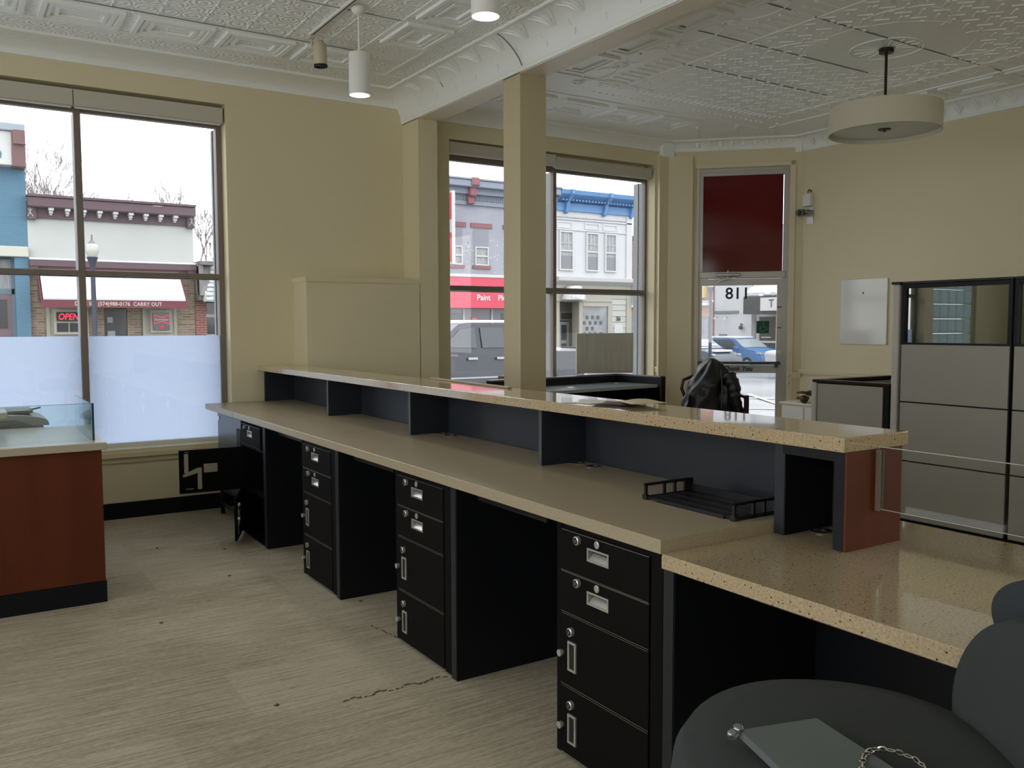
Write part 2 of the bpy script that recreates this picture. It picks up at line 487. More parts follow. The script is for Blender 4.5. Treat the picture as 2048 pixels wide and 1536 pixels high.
W1 = (-0.20, 2.078, 0.57, 3.515)      # left shop window
W2 = (4.285, 7.035, 0.57, 3.47)      # middle shop window
W3 = (-1.62, -0.42, 0.95, 3.10)      # glass block window left of the frame
B = MB(); wall_holes(B, XW, 7.40, 0, 3.9, YN, 8.04, [W1, W2, W3])
struct(B.build('wall_front', M_wall))
ADDWIN_R = [(-3.6,-1.2,0.9,3.4),(-0.8,1.6,0.9,3.4)]  # right wall windows out of view, added to brighten the right-hand room
B = MB()
for a, b, h in ((YS,-3.6,0),(-3.6,-1.2,1),(-1.2,-.8,0),(-.8,1.6,1),(1.6,6.72,0)):
    if h: B.box(XE, a, 0, XE+.2, b, .9); B.box(XE, a, 3.4, XE+.2, b, 3.9)
    else: B.box(XE, a, 0, XE+.2, b, 3.9)
wr = struct(B.build('wall_right', M_wall))
ADDWIN_L = [(-3.9,-1.5,0.75,3.5),(-1.2,1.2,0.75,3.5),(1.5,3.9,0.75,3.5),(4.2,6.6,0.75,3.5)]  # unseen left wall windows, added for more daylight indoors
B = MB()
ys = sorted({YS, YN, *[w[0] for w in ADDWIN_L], *[w[1] for w in ADDWIN_L]})
for a, b in zip(ys[:-1], ys[1:]):
    w = [w for w in ADDWIN_L if w[0] <= a+1e-6 and w[1] >= b-1e-6]
    if w: B.box(XW-.2, a, 0, XW, b, w[0][2]); B.box(XW-.2, a, w[0][3], XW, b, 3.9)
    else: B.box(XW-.2, a, 0, XW, b, 3.9)
struct(B.build('wall_left', M_wall))
for i, w in enumerate(ADDWIN_L + ADDWIN_R):
    wf = sempty('window_%d' % (i+5), (XW-.1 if i < 4 else XE+.1, (w[0]+w[1])/2, w[2]))  # frames and panes for the added daylight openings
    hw = (w[1]-w[0])/2; hh = w[3]-w[2]
    B = MB(); B.frame('X', -.03, .06, -hw, 0, hw, hh, .06); B.build('window_frame', M_bronze, wf)
    B = MB(); B.box(-.005, -hw+.06, .06, .005, hw-.06, hh-.06); B.build('window_pane', M_glass, wf)
B = MB(); B.box(XW-.2, YS-.2, 0, XE+.2, YS, 3.9)
struct(B.build('wall_back', M_wall))

# angled corner with the door: local x runs along the wall from the corner, local y points outdoors
CORN = (7.22, 7.80, 0)
ROT = -PI/4
TL = 1.5556
D0, D1, DZ = 0.335, 1.432, 3.435
wc = sempty('wall_corner', CORN, ROT)
B = MB(); B.box(0, 0, 0, D0, .18, 3.9); B.box(D1, 0, 0, TL, .18, 3.9); B.box(D0, 0, DZ, D1, .18, 3.9)
B.build('corner_wall', M_wall, wc)

# ceilings -------------------------------------------------------------
def frame_panel(B, cx, cy, w, d, z, n=3, step=0.05, h=0.016):
    for k in range(n):
        a, b = w/2 - k*step, d/2 - k*step
        if a < .04 or b < .04: break
        r = .011 if k else .017
        hh = h if k else h*1.5
        B.box(cx-a, cy-b, z-hh, cx+a, cy-b+2*r, z); B.box(cx-a, cy+b-2*r, z-hh, cx+a, cy+b, z)
        B.box(cx-a, cy-b+2*r, z-hh, cx-a+2*r, cy+b-2*r, z); B.box(cx+a-2*r, cy-b+2*r, z-hh, cx+a, cy+b-2*r, z)
def ring(B, cx, cy, rx, ry, z, r=.007, n=28, a0=0, a1=2*PI):
    full = abs(a1-a0-2*PI) < 1e-6
    pts = [(cx+rx*math.cos(a0+(a1-a0)*k/n), cy+ry*math.sin(a0+(a1-a0)*k/n), z) for k in range(n if full else n+1)]
    B.tube(pts, r, 5, closed=full)
B = MB(); B.box(XW, YS, ZL, 3.80, YN, ZL+.1)
B.cur = 1
x = 0.867 - 0.61*7
while x < 3.2:
    if x > XW+.4:
        frame_panel(B, x, 6.925, .52, .40, ZL)
    x += .61
y = 6.19
while y > YS+.5:
    frame_panel(B, 3.07, y-.1, .38, .50, ZL); y -= .62
# plain bands round the field
B.box(XW, 7.16, ZL-.004, 3.6, 7.20, ZL); B.box(XW, 6.66, ZL-.006, 2.83, 6.69, ZL); B.box(2.83, YS, ZL-.006, 2.86, 6.69, ZL); B.box(3.29, YS, ZL-.005, 3.32, 7.2, ZL)
B.cur = 0
x = 2.545
while x > XW:
    B.box(x-.005, YS, ZL-.004, x+.005, 6.66, ZL); x -= .305
y = 6.45
while y > YS:
    B.box(XW, y-.005, ZL-.004, 2.83, y+.005, ZL); y -= .305
B.cur = 2
for y in (6.66, 5.84, 5.22, 4.62): B.box(.6, y-.004, ZL-.007, 2.83, y+.004, ZL-.003)
B.cur = 1
struct(B.build('ceiling', [M_tinL, M_ceil, M_seam]))

B = MB(); B.box(4.0, YS, ZR, XE+.1, YN, ZR+.1)
B.cur = 1
x = 4.65
while x < 6.7:
    frame_panel(B, x, 7.00, .50, .42, ZR, 3); x += .61
y = 6.05
while y > YS+.4:
    frame_panel(B, 4.50, y-.25, .26, .50, ZR, 2, .05, .014)
    if y < 5.9: frame_panel(B, 7.82, y-.40, .34, .50, ZR, 2, .055)
    y -= .60
for k in range(3):                                       # frames beside the angled wall
    t = .35 + k*.42
    for d in (.34, .60):
        c = Vector((7.22+S2*t - S2*d, 7.80-S2*t - S2*d, ZR-.008))
        B.obox(c, (.035, .34 if d > .4 else .2, .018), (0,0,ROT))
# chain of ovals and ribbed border along the beam and the window wall
y = 6.0
while y > YS+.3:
    ring(B, 4.76, y, .10, .21, ZR-.004, .006)
    for s in (-1,1): ring(B, 4.76, y+s*.29, .05, .045, ZR-.006, .008, 12)
    B.sphere((4.76, y+.29, ZR-.006), (.03,.03,.012), 8, 5)
    y -= .60
y = 6.2
while y > YS+.2:
    B.box(4.95, y-.010, ZR-.012, 5.16, y+.010, ZR); B.sphere((4.93, y, ZR-.006), (.014,.014,.01), 6, 4); y -= .10
x = 5.0
while x < 7.3:
    B.box(x-.010, 6.20, ZR-.010, x+.010, 6.30, ZR); x += .075
    B.box(x-.010, 6.46, ZR-.008, x+.010, 6.48, ZR)
y = 6.2
while y > YS+.2:
    B.box(7.30, y-.010, ZR-.010, 7.48, y+.010, ZR); y -= .10
for y in (6.68, 6.15): B.box(4.4, y-.012, ZR-.010, 7.5, y+.012, ZR)
B.box(5.19, YS, ZR-.008, 5.21, 6.15, ZR); B.box(7.26, YS, ZR-.008, 7.28, 6.15, ZR); B.box(7.60, YS, ZR-.010, 7.63, 6.6, ZR)
random.seed(17)
y = 6.1
r_ = 0
while y > -1.5:
    x = 5.26 + (.09 if r_ % 2 else 0)
    while x < 7.25:
        if (x-6.234)**2 + (y-4.261)**2 > .62**2:
            B.obox((x, y, ZR-.003), (.105,.018,.009), (0,0,PI/4 if r_ % 2 else -PI/4))
            if r_ % 4 == 0: B.obox((x+.09, y+.03, ZR-.003), (.03,.03,.010), (0,0,PI/4))
        x += .18
    y -= .085; r_ += 1
# rosette above the drum lamp with four outer arcs
RX, RY = 6.234, 4.261
ring(B, RX, RY, .27, .27, ZR-.001, .009, 40)
for k in range(16):
    a = 2*PI*k/16
    B.tube([(RX+.07*math.cos(a), RY+.07*math.sin(a), ZR),(RX+.24*math.cos(a), RY+.24*math.sin(a), ZR)], .007, 5)
for k in range(4):
    a = PI/4 + k*PI/2
    ring(B, RX+.62*math.cos(a), RY+.62*math.sin(a), .30, .30, ZR, .006, 24, a-2.0, a+2.0)
ring(B, RX, RY, .62, .62, ZR+.001, .005, 48)
B.cur = 2
for y, xa, xb in ((5.40,5.0,7.0),(4.74,4.5,6.75),(4.10,4.6,7.6),(5.38,4.45,4.7)): B.box(xa, y-.0035, ZR-.006, xb, y+.0035, ZR-.001)
struct(B.build('ceiling', [M_tinR, M_ceil, M_seam], smooth=False))

# crown mouldings ------------------------------------------------------
def cove(B, a, b, inward, zb, zt, proj, lip=.02, n=8):
    """concave cove from point a to b (xy), 'inward' unit vector away from the wall"""
    a = Vector((*a,0)); b = Vector((*b,0)); w = Vector((*inward,0))
    prof = [(0, zb), (lip*.8, zb), (lip*.8, zb+lip)]
    for k in range(n+1):
        t = k/n*PI/2
        prof.append((lip + (proj-2*lip)*(1-math.cos(t)), zb+lip + (zt-zb-2*lip)*math.sin(t)))
    prof += [(proj, zt-lip), (proj, zt), (0, zt)]
    B.prism([a + w*p + Vector((0,0,z)) for p, z in prof], b-a)
B = MB(); cove(B, (XW, YN), (3.80, YN), (0,-1), 3.685, ZL, .30)
struct(B.build('trim_1', M_tinC, smooth=True))
B = MB(); cove(B, (4.0, YN), (7.25, YN), (0,-1), 3.63, ZR, .14)
struct(B.build('trim_2', M_tinC, smooth=True))
B = MB(); cove(B, (7.20, 7.82), (8.34, 6.68), (-S2,-S2), 3.63, ZR, .13)
for k in range(9):
    t = .35 + k*.13
    B.obox((7.22+S2*(t-.06), 7.80-S2*(t+.06), 3.70), (.03,.02,.06), (0,0,ROT))
B.prism([(7.10,7.80,3.57),(7.25,7.80,3.57),(7.28,7.74,3.57),(7.24,7.70,3.57),(7.10,7.73,3.57)],(0,0,.18)); B.obox((8.26,6.735,3.66),(.07,.03,.17),(0,0,ROT))
struct(B.build('trim_3', M_tinC, smooth=True))
B = MB(); cove(B, (XE, 6.74), (XE, YS), (-1,0), 3.585, ZR, .17)
y = 6.55
while y > YS+.2:
    B.tube([(XE-.045, y, 3.62),(XE-.07, y, 3.68),(XE-.13, y, 3.725)], [.010,.012,.006], 6)
    for s in (-1,1): B.tube([(XE-.05, y, 3.63),(XE-.07, y+s*.025, 3.67),(XE-.09, y+s*.04, 3.69)], [.007,.008,.004], 5)
    y -= .17
struct(B.build('trim_4', M_tinC, smooth=True))

# ceiling beam between the two rooms, with its palm-leaf cove on the left
B = MB()
B.box(3.77, YS, 3.565, 4.0, YN, 3.9); B.box(3.77, YS, 3.54, 3.945, YN, 3.565); B.box(3.945, YS, 3.55, 3.975, YN, 3.565)
B.box(3.975, YS, 3.557, 4.03, YN, 3.60); B.box(4.0, YS, 3.60, 4.045, YN, 3.64)
cove(B, (4.04, YN), (4.04, YS), (1,0), 3.64, ZR, .10)
beam = struct(B.build('ceiling_beam', M_beam))
B = MB(); cove(B, (3.77, YN), (3.77, YS), (-1,0), 3.555, ZL, .265, .018, 12)
B.box(3.755, YS, 3.545, 3.775, YN, 3.575)
def on_cove(u, y):
    t = u*PI/2
    return (3.77 - (.018 + .229*(1-math.cos(t))) - .004, y, 3.573 + .209*math.sin(t))
y = 7.2
while y > -1:
    big = y < 6.2
    for k in range(-2, 3):
        pts = [on_cove(.50, y+k*.012), on_cove(.72, y+k*.035), on_cove(.92, y+k*.065)]
        B.tube(pts, [.004, .010 if big else .005, .003], 5)
    B.tube([on_cove(.15, y+.16), on_cove(.28, y+.14)], [.003,.009 if big else .004], 5)
    B.tube([on_cove(.35, y+.17), on_cove(.48, y+.17)], [.003,.008 if big else .004], 5)
    y -= .34
pts = []
y = 7.6
while y > -2: pts.append((3.500 + .004*math.sin(y*40), y, ZL-.012)); y -= .05
B.tube(pts, .012, 6)
struct(B.build('trim_5', M_tinC, smooth=True))
B = MB()
B.tube([(on_cove(t, 5.66+.05*math.sin(t*3))) for t in (0.02,.2,.4,.6,.8,.97)], .0045, 5)
B.tube([(on_cove(t, 6.85+.02*t)) for t in (0.35,.5,.7,.9)], .003, 5)
B.build('crack', M_seam, beam)

# pilaster under the beam, free column, bump-out with cap, corner boards, rails
B = MB(); B.box(3.77, 7.463, 0, 3.97, YN+.02, 3.545)
struct(B.build('trim_6', M_wall))
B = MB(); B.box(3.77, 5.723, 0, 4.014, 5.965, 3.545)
struct(B.build('column', M_colshade))
B = MB(); B.box(2.656, 7.463, 0, 3.775, YN+.02, 2.005); B.box(2.645, 7.452, 1.995, 3.778, YN, 2.033)
struct(B.build('trim_7', M_wall))
B = MB(); B.box(7.06, 7.745, 0, 7.245, YN+.01, 3.585); B.box(7.05, 7.735, 1.04, 7.24, 7.80, 1.10); B.box(7.04, 7.725, 1.085, 7.23, 7.79, 1.105)
struct(B.build('trim_8', M_trim))
tb = sempty('trim_9', CORN, ROT)
B = MB(); B.box(-.02, -.055, 0, .305, .01, 3.57); B.box(-.02, -.07, 1.04, .31, .0, 1.10); B.box(-.02, -.08, 1.085, .31, 0, 1.105)
B.box(1.46, -.03, .98, TL, 0, 1.05)
B.build('corner_board', M_trim, tb)
B = MB(); B.box(XE-.025, YS, 1.035, XE, 6.70, 1.075); B.box(XE-.04, YS, 1.065, XE, 6.70, 1.085); B.box(XE-.012, YS, .1, XE, 6.70, 1.0)
struct(B.build('trim_10', M_trim))
B = MB(); B.box(XW, YN-.012, 0, 2.65, YN, .135, .003); B.box(3.97, YN-.012, 0, 7.06, YN, .135, .003)
struct(B.build('baseboard_front', M_baseb))
B = MB(); B.box(XE-.012, YS, 0, XE, 6.7, .12)
struct(B.build('baseboard_right', M_baseb))

# ------------------------------------------------------------------ windows
def shop_window(n, W, mull, rail, headz, jx):
    x0, x1, z0, z1 = W
    ox = (x0+x1)/2
    w = sempty('window_%d' % n, (ox, YN+.16, z0))
    H = z1-z0; hz = headz-z0
    f = MB(); yb, ye = -.02, .04
    f.box(x0-ox, yb, 0, x0+.04-ox, ye, H); f.box(jx-ox, yb, 0, x1+.005-ox, ye, H); f.box(x0+.04-ox, yb, hz, jx-ox, ye, hz+.075)
    f.build('window_frame', M_bronze, w)
    f = MB(); f.box(x0-ox, -.015, hz+.075, x1-ox, ye, H+.01); f.build('head_board', M_trim, w)
    f = MB(); f.box(x0+.04-ox, yb, 0, jx-ox, ye, .045, .004, 1); f.build('bottom_rail', M_white, w)
    f = MB(); f.box(mull[0]-ox, -.03, .03, mull[1]-ox, ye, hz+.03, .003, 1); f.build('mullion', M_bronze, w)
    f = MB(); f.box(mull[0]+.004-ox, ye, .03, mull[1]-.004-ox, ye+.13, hz); f.build('mullion_cap', M_capalu, w)
    f = MB(); f.box(jx+.004-ox, ye, .03, x1-ox, ye+.15, hz); f.box(jx-.006-ox, ye+.06, .03, jx+.01-ox, ye+.075, hz); f.build('jamb_cap', M_capalu, w)
    for a, b2 in ((x0+.04, mull[0]), (mull[1], jx)):
        f = MB(); f.box(a-ox, -.025, rail[0]-z0, b2-ox, ye, rail[1]-z0, .003, 1); f.build('transom_bar', M_bronze, w)
        f = MB(); f.box(a-ox, ye, rail[0]-.012-z0, b2-ox, ye+.03, rail[1]+.006-z0); f.build('transom_cap', M_capalu, w)
        for c, d in ((z0+.045, rail[0]), (rail[1], headz)):
            f = MB(); f.box(a-ox, .006, c-z0, b2-ox, .012, d-z0); f.build('window_pane', M_glass, w)
    f = MB(); f.box(x0-ox, -.175, -.03, x1-ox, -.018, .012, .004); f.box(x0-.05-ox, -.20, -.055, x1+.05-ox, -.158, -.018); f.box(x0-.03-ox,-.175,-.10,x1+.03-ox,-.158,-.055)
    f.build('window_sill', M_trim, w)
    return w, ox
M_capalu = mat('outside_aluminium', (0.20, 0.215, 0.235), 0.5)
w1, ox = shop_window(1, W1, (.905, .957), (2.022, 2.058), 3.335, 2.03)
for a, b2 in ((W1[0]+.04, .905), (.957, 2.03)):
    f = MB(); f.box(a-ox, .014, .045, b2-ox, .016, 1.52-W1[2]); f.build('frosted_film', M_film, w1)
w2, ox = shop_window(2, W2, (5.66, 5.706), (1.965, 2.013), 3.29, 7.005)
# glass block window left of the frame
w3 = sempty('window_3', ((W3[0]+W3[1])/2, YN+.1, W3[2]))
f = MB(); f.frame('Y', -.06, .12, -.6, 0, .6, 2.15, .04); f.build('window_frame', M_trim, w3)
M_gblock = frosted('glass_block', (0.62,0.70,0.70), 0.7)
f = MB()
for i in range(5):
    for j in range(9):
        f.box(-.555+i*.223, -.05, .05+j*.23, -.555+i*.223+.215, .05, .05+j*.23+.222, .02, 2)
f.build('glass_block', M_gblock, w3)

# roller blind cassettes
def blind(x0, x1, z0, z1, y, label, strip=False):
    t = thing('roller_blind', label, 'blind', ((x0+x1)/2, y, z0), 0, 'rolled-up window blinds')
    h = (x1-x0)/2; H = z1-z0
    B = MB(); B.box(-h, 0, 0, h, .075, H, .003); B.build('cassette', M_cassette, t)
    B = MB(); B.box(-h+.01, .04, -.014, h-.01, .055, 0.0, .003); B.build('hem_bar', M_white, t)
    return t
blind(-.19, .893, 3.356, 3.483, 7.808, 'rolled-up beige window blind above the pane nearest the glass-topped counter')
blind(.899, 2.060, 3.356, 3.483, 7.808, 'rolled-up beige window blind above the pane facing the cream restaurant')
blind(4.292, 5.612, 3.345, 3.448, 7.808, 'rolled-up beige window blind above the pane facing the red awning shop')
blind(5.620, 6.995, 3.322, 3.428, 7.808, 'rolled-up beige window blind above the pane facing the blue-corniced building')

# ------------------------------------------------------------------ corner door
d = sempty('door_1', CORN, ROT)
K = .0707                                                 # measured from the corner board
B = MB(); B.frame('Y', .02, .10, D0, -.04, D1, DZ, .05); B.frame('Y', .03, .07, D0+.045, -.04, D1-.045, DZ-.045, .045)
B.build('door_frame', M_alu, d)
B = MB(); B.box(D0+.02, -.012, 0, D0+.045, .02, DZ+.03); B.box(D1-.03, -.02, 0, D1+.035, .02, DZ+.05, .006); B.box(D0, -.02, DZ-.005, D1+.03, .02, DZ+.05, .006)
B.build('door_casing', M_trim, d)
B = MB(); B.box(D0+.05, .01, 2.145, D1-.06, .10, 2.225, .006); B.build('transom_bar', M_alu, d)
B = MB(); B.box(D0+.03, .055, 2.22, 1.335, .065, 3.385); B.build('transom_panel', M_redfilm, d)
lf = MB(); a0, a1 = D0+.053, 1.345
lf.box(a0, .03, .0, .4053, .075, 2.14, .004); lf.box(1.282, .03, 0, a1, .075, 2.14, .004)
lf.box(.4053, .03, 2.065, 1.282, .075, 2.14, .004); lf.box(.4053, .03, 0, 1.282, .075, .20, .004)
leaf = lf.build('door_leaf', M_alu, d)
B = MB(); B.box(.4053, .05, .20, 1.282, .056, 2.065); B.build('door_pane', M_glass, leaf)
B = MB(); B.box(a0, -.045, 1.135, 1.325, -.005, 1.172, .008); B.box(a0+.01, -.03, 1.10, a0+.05, .03, 1.17); B.box(1.26, -.03, 1.10, 1.30, .03, 1.17)
B.build('push_bar', mat('dark_anodised', (0.07,0.075,0.08), 0.35, metal=0.6), leaf)
B = MB(); B.box(.41, .0, 1.035, 1.28, .03, 1.128, .004); rail = B.build('push_rail', mat('pale_aluminium', (0.46,0.47,0.45), 0.4), leaf)
text_mesh('lettering', 'Thank You', .075, M_dktxt, MAT_Y(.845, -.003, 1.082), rail, shear=.22, bold=.002)
text_mesh('street_number', '118', .19, M_decal, Matrix.Translation((.835, .048, 1.965)) @ Matrix.Rotation(PI, 4, 'Z') @ Matrix.Rotation(PI/2, 4, 'X'), leaf, bold=.003, sx=1.0)
B = MB(); B.box(1.055, .045, 1.50, 1.20, .049, 1.645); st = B.build('access_sticker', M_dkgreen, leaf)
B = MB()
B.tube([(1.135,.044,1.62),(1.135,.044,1.575),(1.165,.044,1.575),(1.175,.044,1.54),(1.185,.044,1.54)], .003, 5)
B.tube([(1.125+.028*math.cos(t), .044, 1.548+.028*math.sin(t)) for t in [1.9+.3*k for k in range(15)]], .003, 5)
B.sphere((1.136,.044,1.628), .006, 8, 5); B.build('wheelchair_symbol', mat('pale_green_ink', (0.18,0.36,0.28), 0.6), st)
B = MB(); B.box(1.286, .024, 1.80, 1.335, .03, 1.815); B.box(1.286, .024, 1.56, 1.335, .03, 1.572); B.build('red_sticker', M_redst, leaf)
B = MB(); B.cyl((1.315,.03,1.28),(1.315,-.005,1.28),.018); B.build('lock_cylinder', M_steel, leaf)
B = MB(); B.box(.57, -.06, 2.165, .86, .0, 2.205, .012); cl = B.build('door_closer', M_alu, d)
B = MB(); B.tube([(.80,-.045,2.155),(.63,-.055,2.125),(.60,-.02,2.10)], .012, 6); B.tube([(.72,-.03,2.165),(.72,-.03,2.13)], .014, 8); B.tube([(.72,-.03,2.205),(.72,-.03,2.24)], .008, 8)
B.build('closer_arm', M_steel, cl)
# ------------------------------------------------------------------ teller line: worktops, riser, pedestals
def grommet(parent, x, y, z):
    B = MB(); B.lathe([(.036,0),(.038,.005),(.032,.007),(.026,.003),(.026,.001)], (x,y,z), 20)
    o = B.build('cable_grommet', M_chrome, parent, True)
    B = MB(); B.lathe([(.026,.0015),(0,.0015)], (x,y,z), 16); B.build('grommet_hole', M_hole, o)
    return o
CX0, CY0 = 1.842, 2.003
t = thing('worktop', 'long beige laminate worktop over the black pedestals, running to the window wall', 'worktop', (CX0, CY0, .884))
B = MB(); B.box(0,0,0,.772,5.775,.046,.0015,1); B.build('slab', M_lam, t)
for y in (6.21, 4.75, 4.64, 3.355, 3.235): grommet(t, 2.545-CX0, y-CY0, .046)
M_joint = mat('joint_line', (0.22,0.19,0.13), 0.5)
for y in (5.15, 6.9):
    B = MB(); B.box(-.0006, y-CY0, 0, .5, y-CY0+.0012, .0464); B.build('seam_line', M_joint, t)

r = thing('counter_riser', 'charcoal open-fronted shelf unit standing on the long worktop under the granite bar top', 'counter unit', (2.355, 1.79, 0))
B = MB(); B.box(.265, .215, .93, .285, 5.95, 1.202); B.box(.215, .225, 0, .235, 5.6, .8835); B.box(.268, .215, 0, .285, 5.66, .93); B.build('back_panel', M_riser, r)
for y in (7.745, 6.195, 4.815, 3.405):
    B = MB(); B.box(0, y-1.79-.0125, .93, .266, y-1.79+.0125, 1.202, .001, 1); B.build('divider', [M_riser], r)
    B = MB(); B.box(-.002, y-1.79-.0115, .932, 0.0, y-1.79+.0115, 1.20); B.build('edge_band', M_edgeband, r)
B = MB(); B.box(0, .16, .8865, .266, .205, 1.202, .001, 1); B.build('divider', M_black, r)
B = MB(); B.box(-.002, .162, .888, 0, .203, 1.20); B.build('edge_band', M_riser, r)
B = MB(); B.box(.25, -.05, .8865, .27, .16, 1.202); B.build('bay_back', M_hole, r)
B = MB(); B.box(-.015, -.05, 1.168, .25, .16, 1.202); B.build('bay_top', M_black, r)
B = MB(); B.box(-.022, -.088, .8865, .25, -.048, 1.202, .001, 1); B.build('end_core', M_black, r)
B = MB(); B.box(-.022, -.096, .8865, .262, -.088, 1.202); B.build('end_panel', M_cherry2, r)
t = tag(MB().box(0,0,0,.335,6.11,.047,.004,2).build('bar_top', M_gran), 'narrow speckled tan granite bar top over the charcoal shelf unit', 'bar top')
t.location = (2.308, 1.688, 1.203)
# granite low counter at the near end
t = thing('granite_counter', 'wide glossy speckled granite worktop at the near end, lower than the laminate one', 'worktop', (1.845, .985, .839))
B = MB(); B.box(0,0,0,1.045,1.0178,.047,.002,1); B.build('slab', M_gran, t)
grommet(t, 2.50-1.845, 1.91-.985, .047)
B = MB(); B.box(1.0, .02, -.839, 1.03, .96, 0); B.build('front_panel', M_cherry, t)
B = MB(); B.box(.02, .0, -.839, 1.0, .04, 0); B.build('end_support', M_black, t)
B = MB(); B.box(.68, .04, -.839, .70, .96, 0); B.build('modesty_panel', M_black, t)

# pedestals: local x = depth away from the staff side, local y runs towards the window wall
PW, PD = .570, .56
M_strip = mat('dark_edge_strip', (0.011,0.013,0.017), .45)
def lock(parent, y, z, name='lock'):
    B = MB(); B.lathe([(.016,0),(.016,-.016),(.0125,-.018),(.0115,-.010),(0,-.010)], (0,y,z), 20, 'X')
    o = B.build(name, M_satin, parent, True)
    B = MB(); B.lathe([(.0120,-.0170),(0,-.0174)], (0,y,z), 16, 'X'); k = B.build('keyhole', M_hole, o)
    B = MB(); B.box(-.0185, y-.0022, z-.005, -.0165, y+.0022, z+.005); B.build('key_slot', M_steel, parent)
    return o
def cup(parent, y0, y1, z0, z1):
    B = MB(); B.frame('X', -.004, .005, y0, z0, y1, z1, .007)
    B.poly([(-.001,y0+.007,z0+.007),(-.001,y1-.007,z0+.007),(.020,y1-.010,z0+.030),(.020,y0+.010,z0+.030)])
    B.build('recessed_handle', M_satin, parent)
    B = MB(); B.poly([(.0195,y0+.007,z0+.0295),(.0195,y1-.007,z0+.0295),(.0195,y1-.007,z1-.006),(.0195,y0+.007,z1-.006)])
    B.poly([(.0195,y0+.007,z0+.007),(-.0005,y0+.007,z0+.007),(-.0005,y0+.007,z1-.007),(.0195,y0+.007,z1-.007)])
    B.poly([(.0195,y1-.007,z0+.007),(-.0005,y1-.007,z0+.007),(-.0005,y1-.007,z1-.007),(.0195,y1-.007,z1-.007)])
    B.build('handle_recess', M_steel, parent)
def drawer_front(parent, z0, z1, y0, y1, hz):
    """front with a hole for the cup handle"""
    ha, hb, hc, hd = y0+.205, y0+.325, hz-.024, hz+.024
    B = MB()
    for a,b,c,d2 in ((y0,z0,y1,hc),(y0,hd,y1,z1),(y0,hc,ha,hd),(hb,hc,y1,hd)): B.box(-.003,a,b,.018,c,d2)
    o = B.build('drawer', M_cab, parent)
    B = MB(); B.box(-.0036, y0, z1-.0022, -.001, y1-.004, z1); B.build('worn_edge', M_cabedge, o)
    B = MB(); B.box(-.0036, y0+.002, z0, -.001, y1, z0+.0018); B.build('worn_edge', M_cabedge, o)
    cup(o, ha, hb, hc, hd)
    lock(o, y0+.375, hz+.039); 
    B = MB(); B.lathe([(.0135,-.003),(.0135,-.006),(.0105,-.007),(0,-.007)], (0,y0+.268,hz+.045), 18, 'X'); B.build('lock_plug', M_satin, o, True)
    return o
def door_parts(o, y0, y1, z0, z1):
    yh = y1-.095
    B = MB(); B.frame('X', -.009, .007, yh-.001, z1-.205, yh+.047, z1-.095, .008); B.build('handle_frame', M_satin, o)
    B = MB(); B.box(-.0045, yh+.007, z1-.197, -.003, yh+.039, z1-.103); B.build('handle_recess', M_hole, o)
    lock(o, yh+.028, z1-.058)
    B = MB(); B.lathe([(.010,-.003),(.013,-.012),(.013,-.022),(0,-.024)], (0,y1-.012,z1-.15), 16, 'X'); B.build('knob', M_satin, o, True)
def pedestal(loc, label):
    t = thing('pedestal_cabinet', label, 'cabinet', loc, 0, 'black steel teller pedestals')
    B = MB(); B.box(.018, 0, .012, PD, PW, .884, .002, 1)
    B.box(0, 0, .012, .018, .055, .884); B.box(0, PW-.025, .012, .018, PW, .884); B.box(.004, .055, .855, .018, PW-.025, .884)
    B.build('body', M_cab, t)
    y0, y1 = .062, PW-.028
    for z0, z1 in ((.706,.858),(.551,.703)): drawer_front(t, z0, z1, y0, y1, z0+.088)
    for z0, z1 in ((.279,.546),(.018,.273)):
        B = MB(); B.box(-.003, y0, z0, .017, y1, z1, .0015, 1); o = B.build('door', M_cab, t)
        B = MB(); B.box(-.0038, y0+.002, z1-.0016, -.002, y1-.006, z1-.0002); B.build('worn_edge', M_cabedge, o)
        B = MB(); B.box(-.0038, y0, z0, -.002, y1, z0+.0018); B.build('worn_edge', M_cabedge, o)
        door_parts(o, y0, y1, z0, z1)
    return t
PX = 1.862
pedestal((PX, 2.012, 0), 'nearest closed black drawer pedestal, beside the granite worktop')
p0 = [o for o in COL.objects if o.name.startswith('pedestal_cabinet')][0]
dup(p0, (PX, 3.405, 0), 'middle closed black drawer pedestal between the two closed ones')
dup(p0, (PX, 4.800, 0), 'farthest closed black drawer pedestal, next to the one with open doors')
for y, l in ((1.958,'black upright board supporting the worktop under the joint of laminate and granite worktops'),(3.347,'black upright board supporting the worktop beside the middle closed pedestal'),(4.742,'black upright board supporting the worktop beside the farthest closed pedestal'),(6.13,'black upright board supporting the worktop beside the pedestal with open doors')):
    t = thing('worktop_support', l, 'support', (1.858, y, 0), 0, 'upright worktop supports')
    B = MB(); B.box(.003, 0, 0, .71, .05, .8388 if y < 2 else .886, .001, 1); B.build('board', M_black, t)
    B = MB(); B.box(0, .003, .004, .003, .047, .836 if y < 2 else .884); B.build('edge_strip', M_strip, t)
for y0, y1, l in ((2.75,3.28,'slim black pencil drawer under the laminate worktop beside the nearest pedestal'),(4.15,4.68,'slim black pencil drawer under the laminate worktop between two closed pedestals'),(5.56,6.06,'slim black pencil drawer under the worktop beside the open-door pedestal'),(1.15,1.75,'slim black pencil drawer under the near granite worktop')):
    t = thing('pencil_drawer', l, 'drawer', (1.93 if y0 > 1.2 else 1.97, (y0+y1)/2, .884 if y0 > 1.2 else .839), 0, 'under-counter pencil drawers')
    h = (y1-y0)/2
    B = MB(); B.box(.01, -h+.01, -.048, .40, h-.01, 0); B.build('tray', M_blackpl, t)
    B = MB(); B.box(0, -h, -.055, .012, h, -.012, .005); B.build('front_lip', M_blackpl, t)

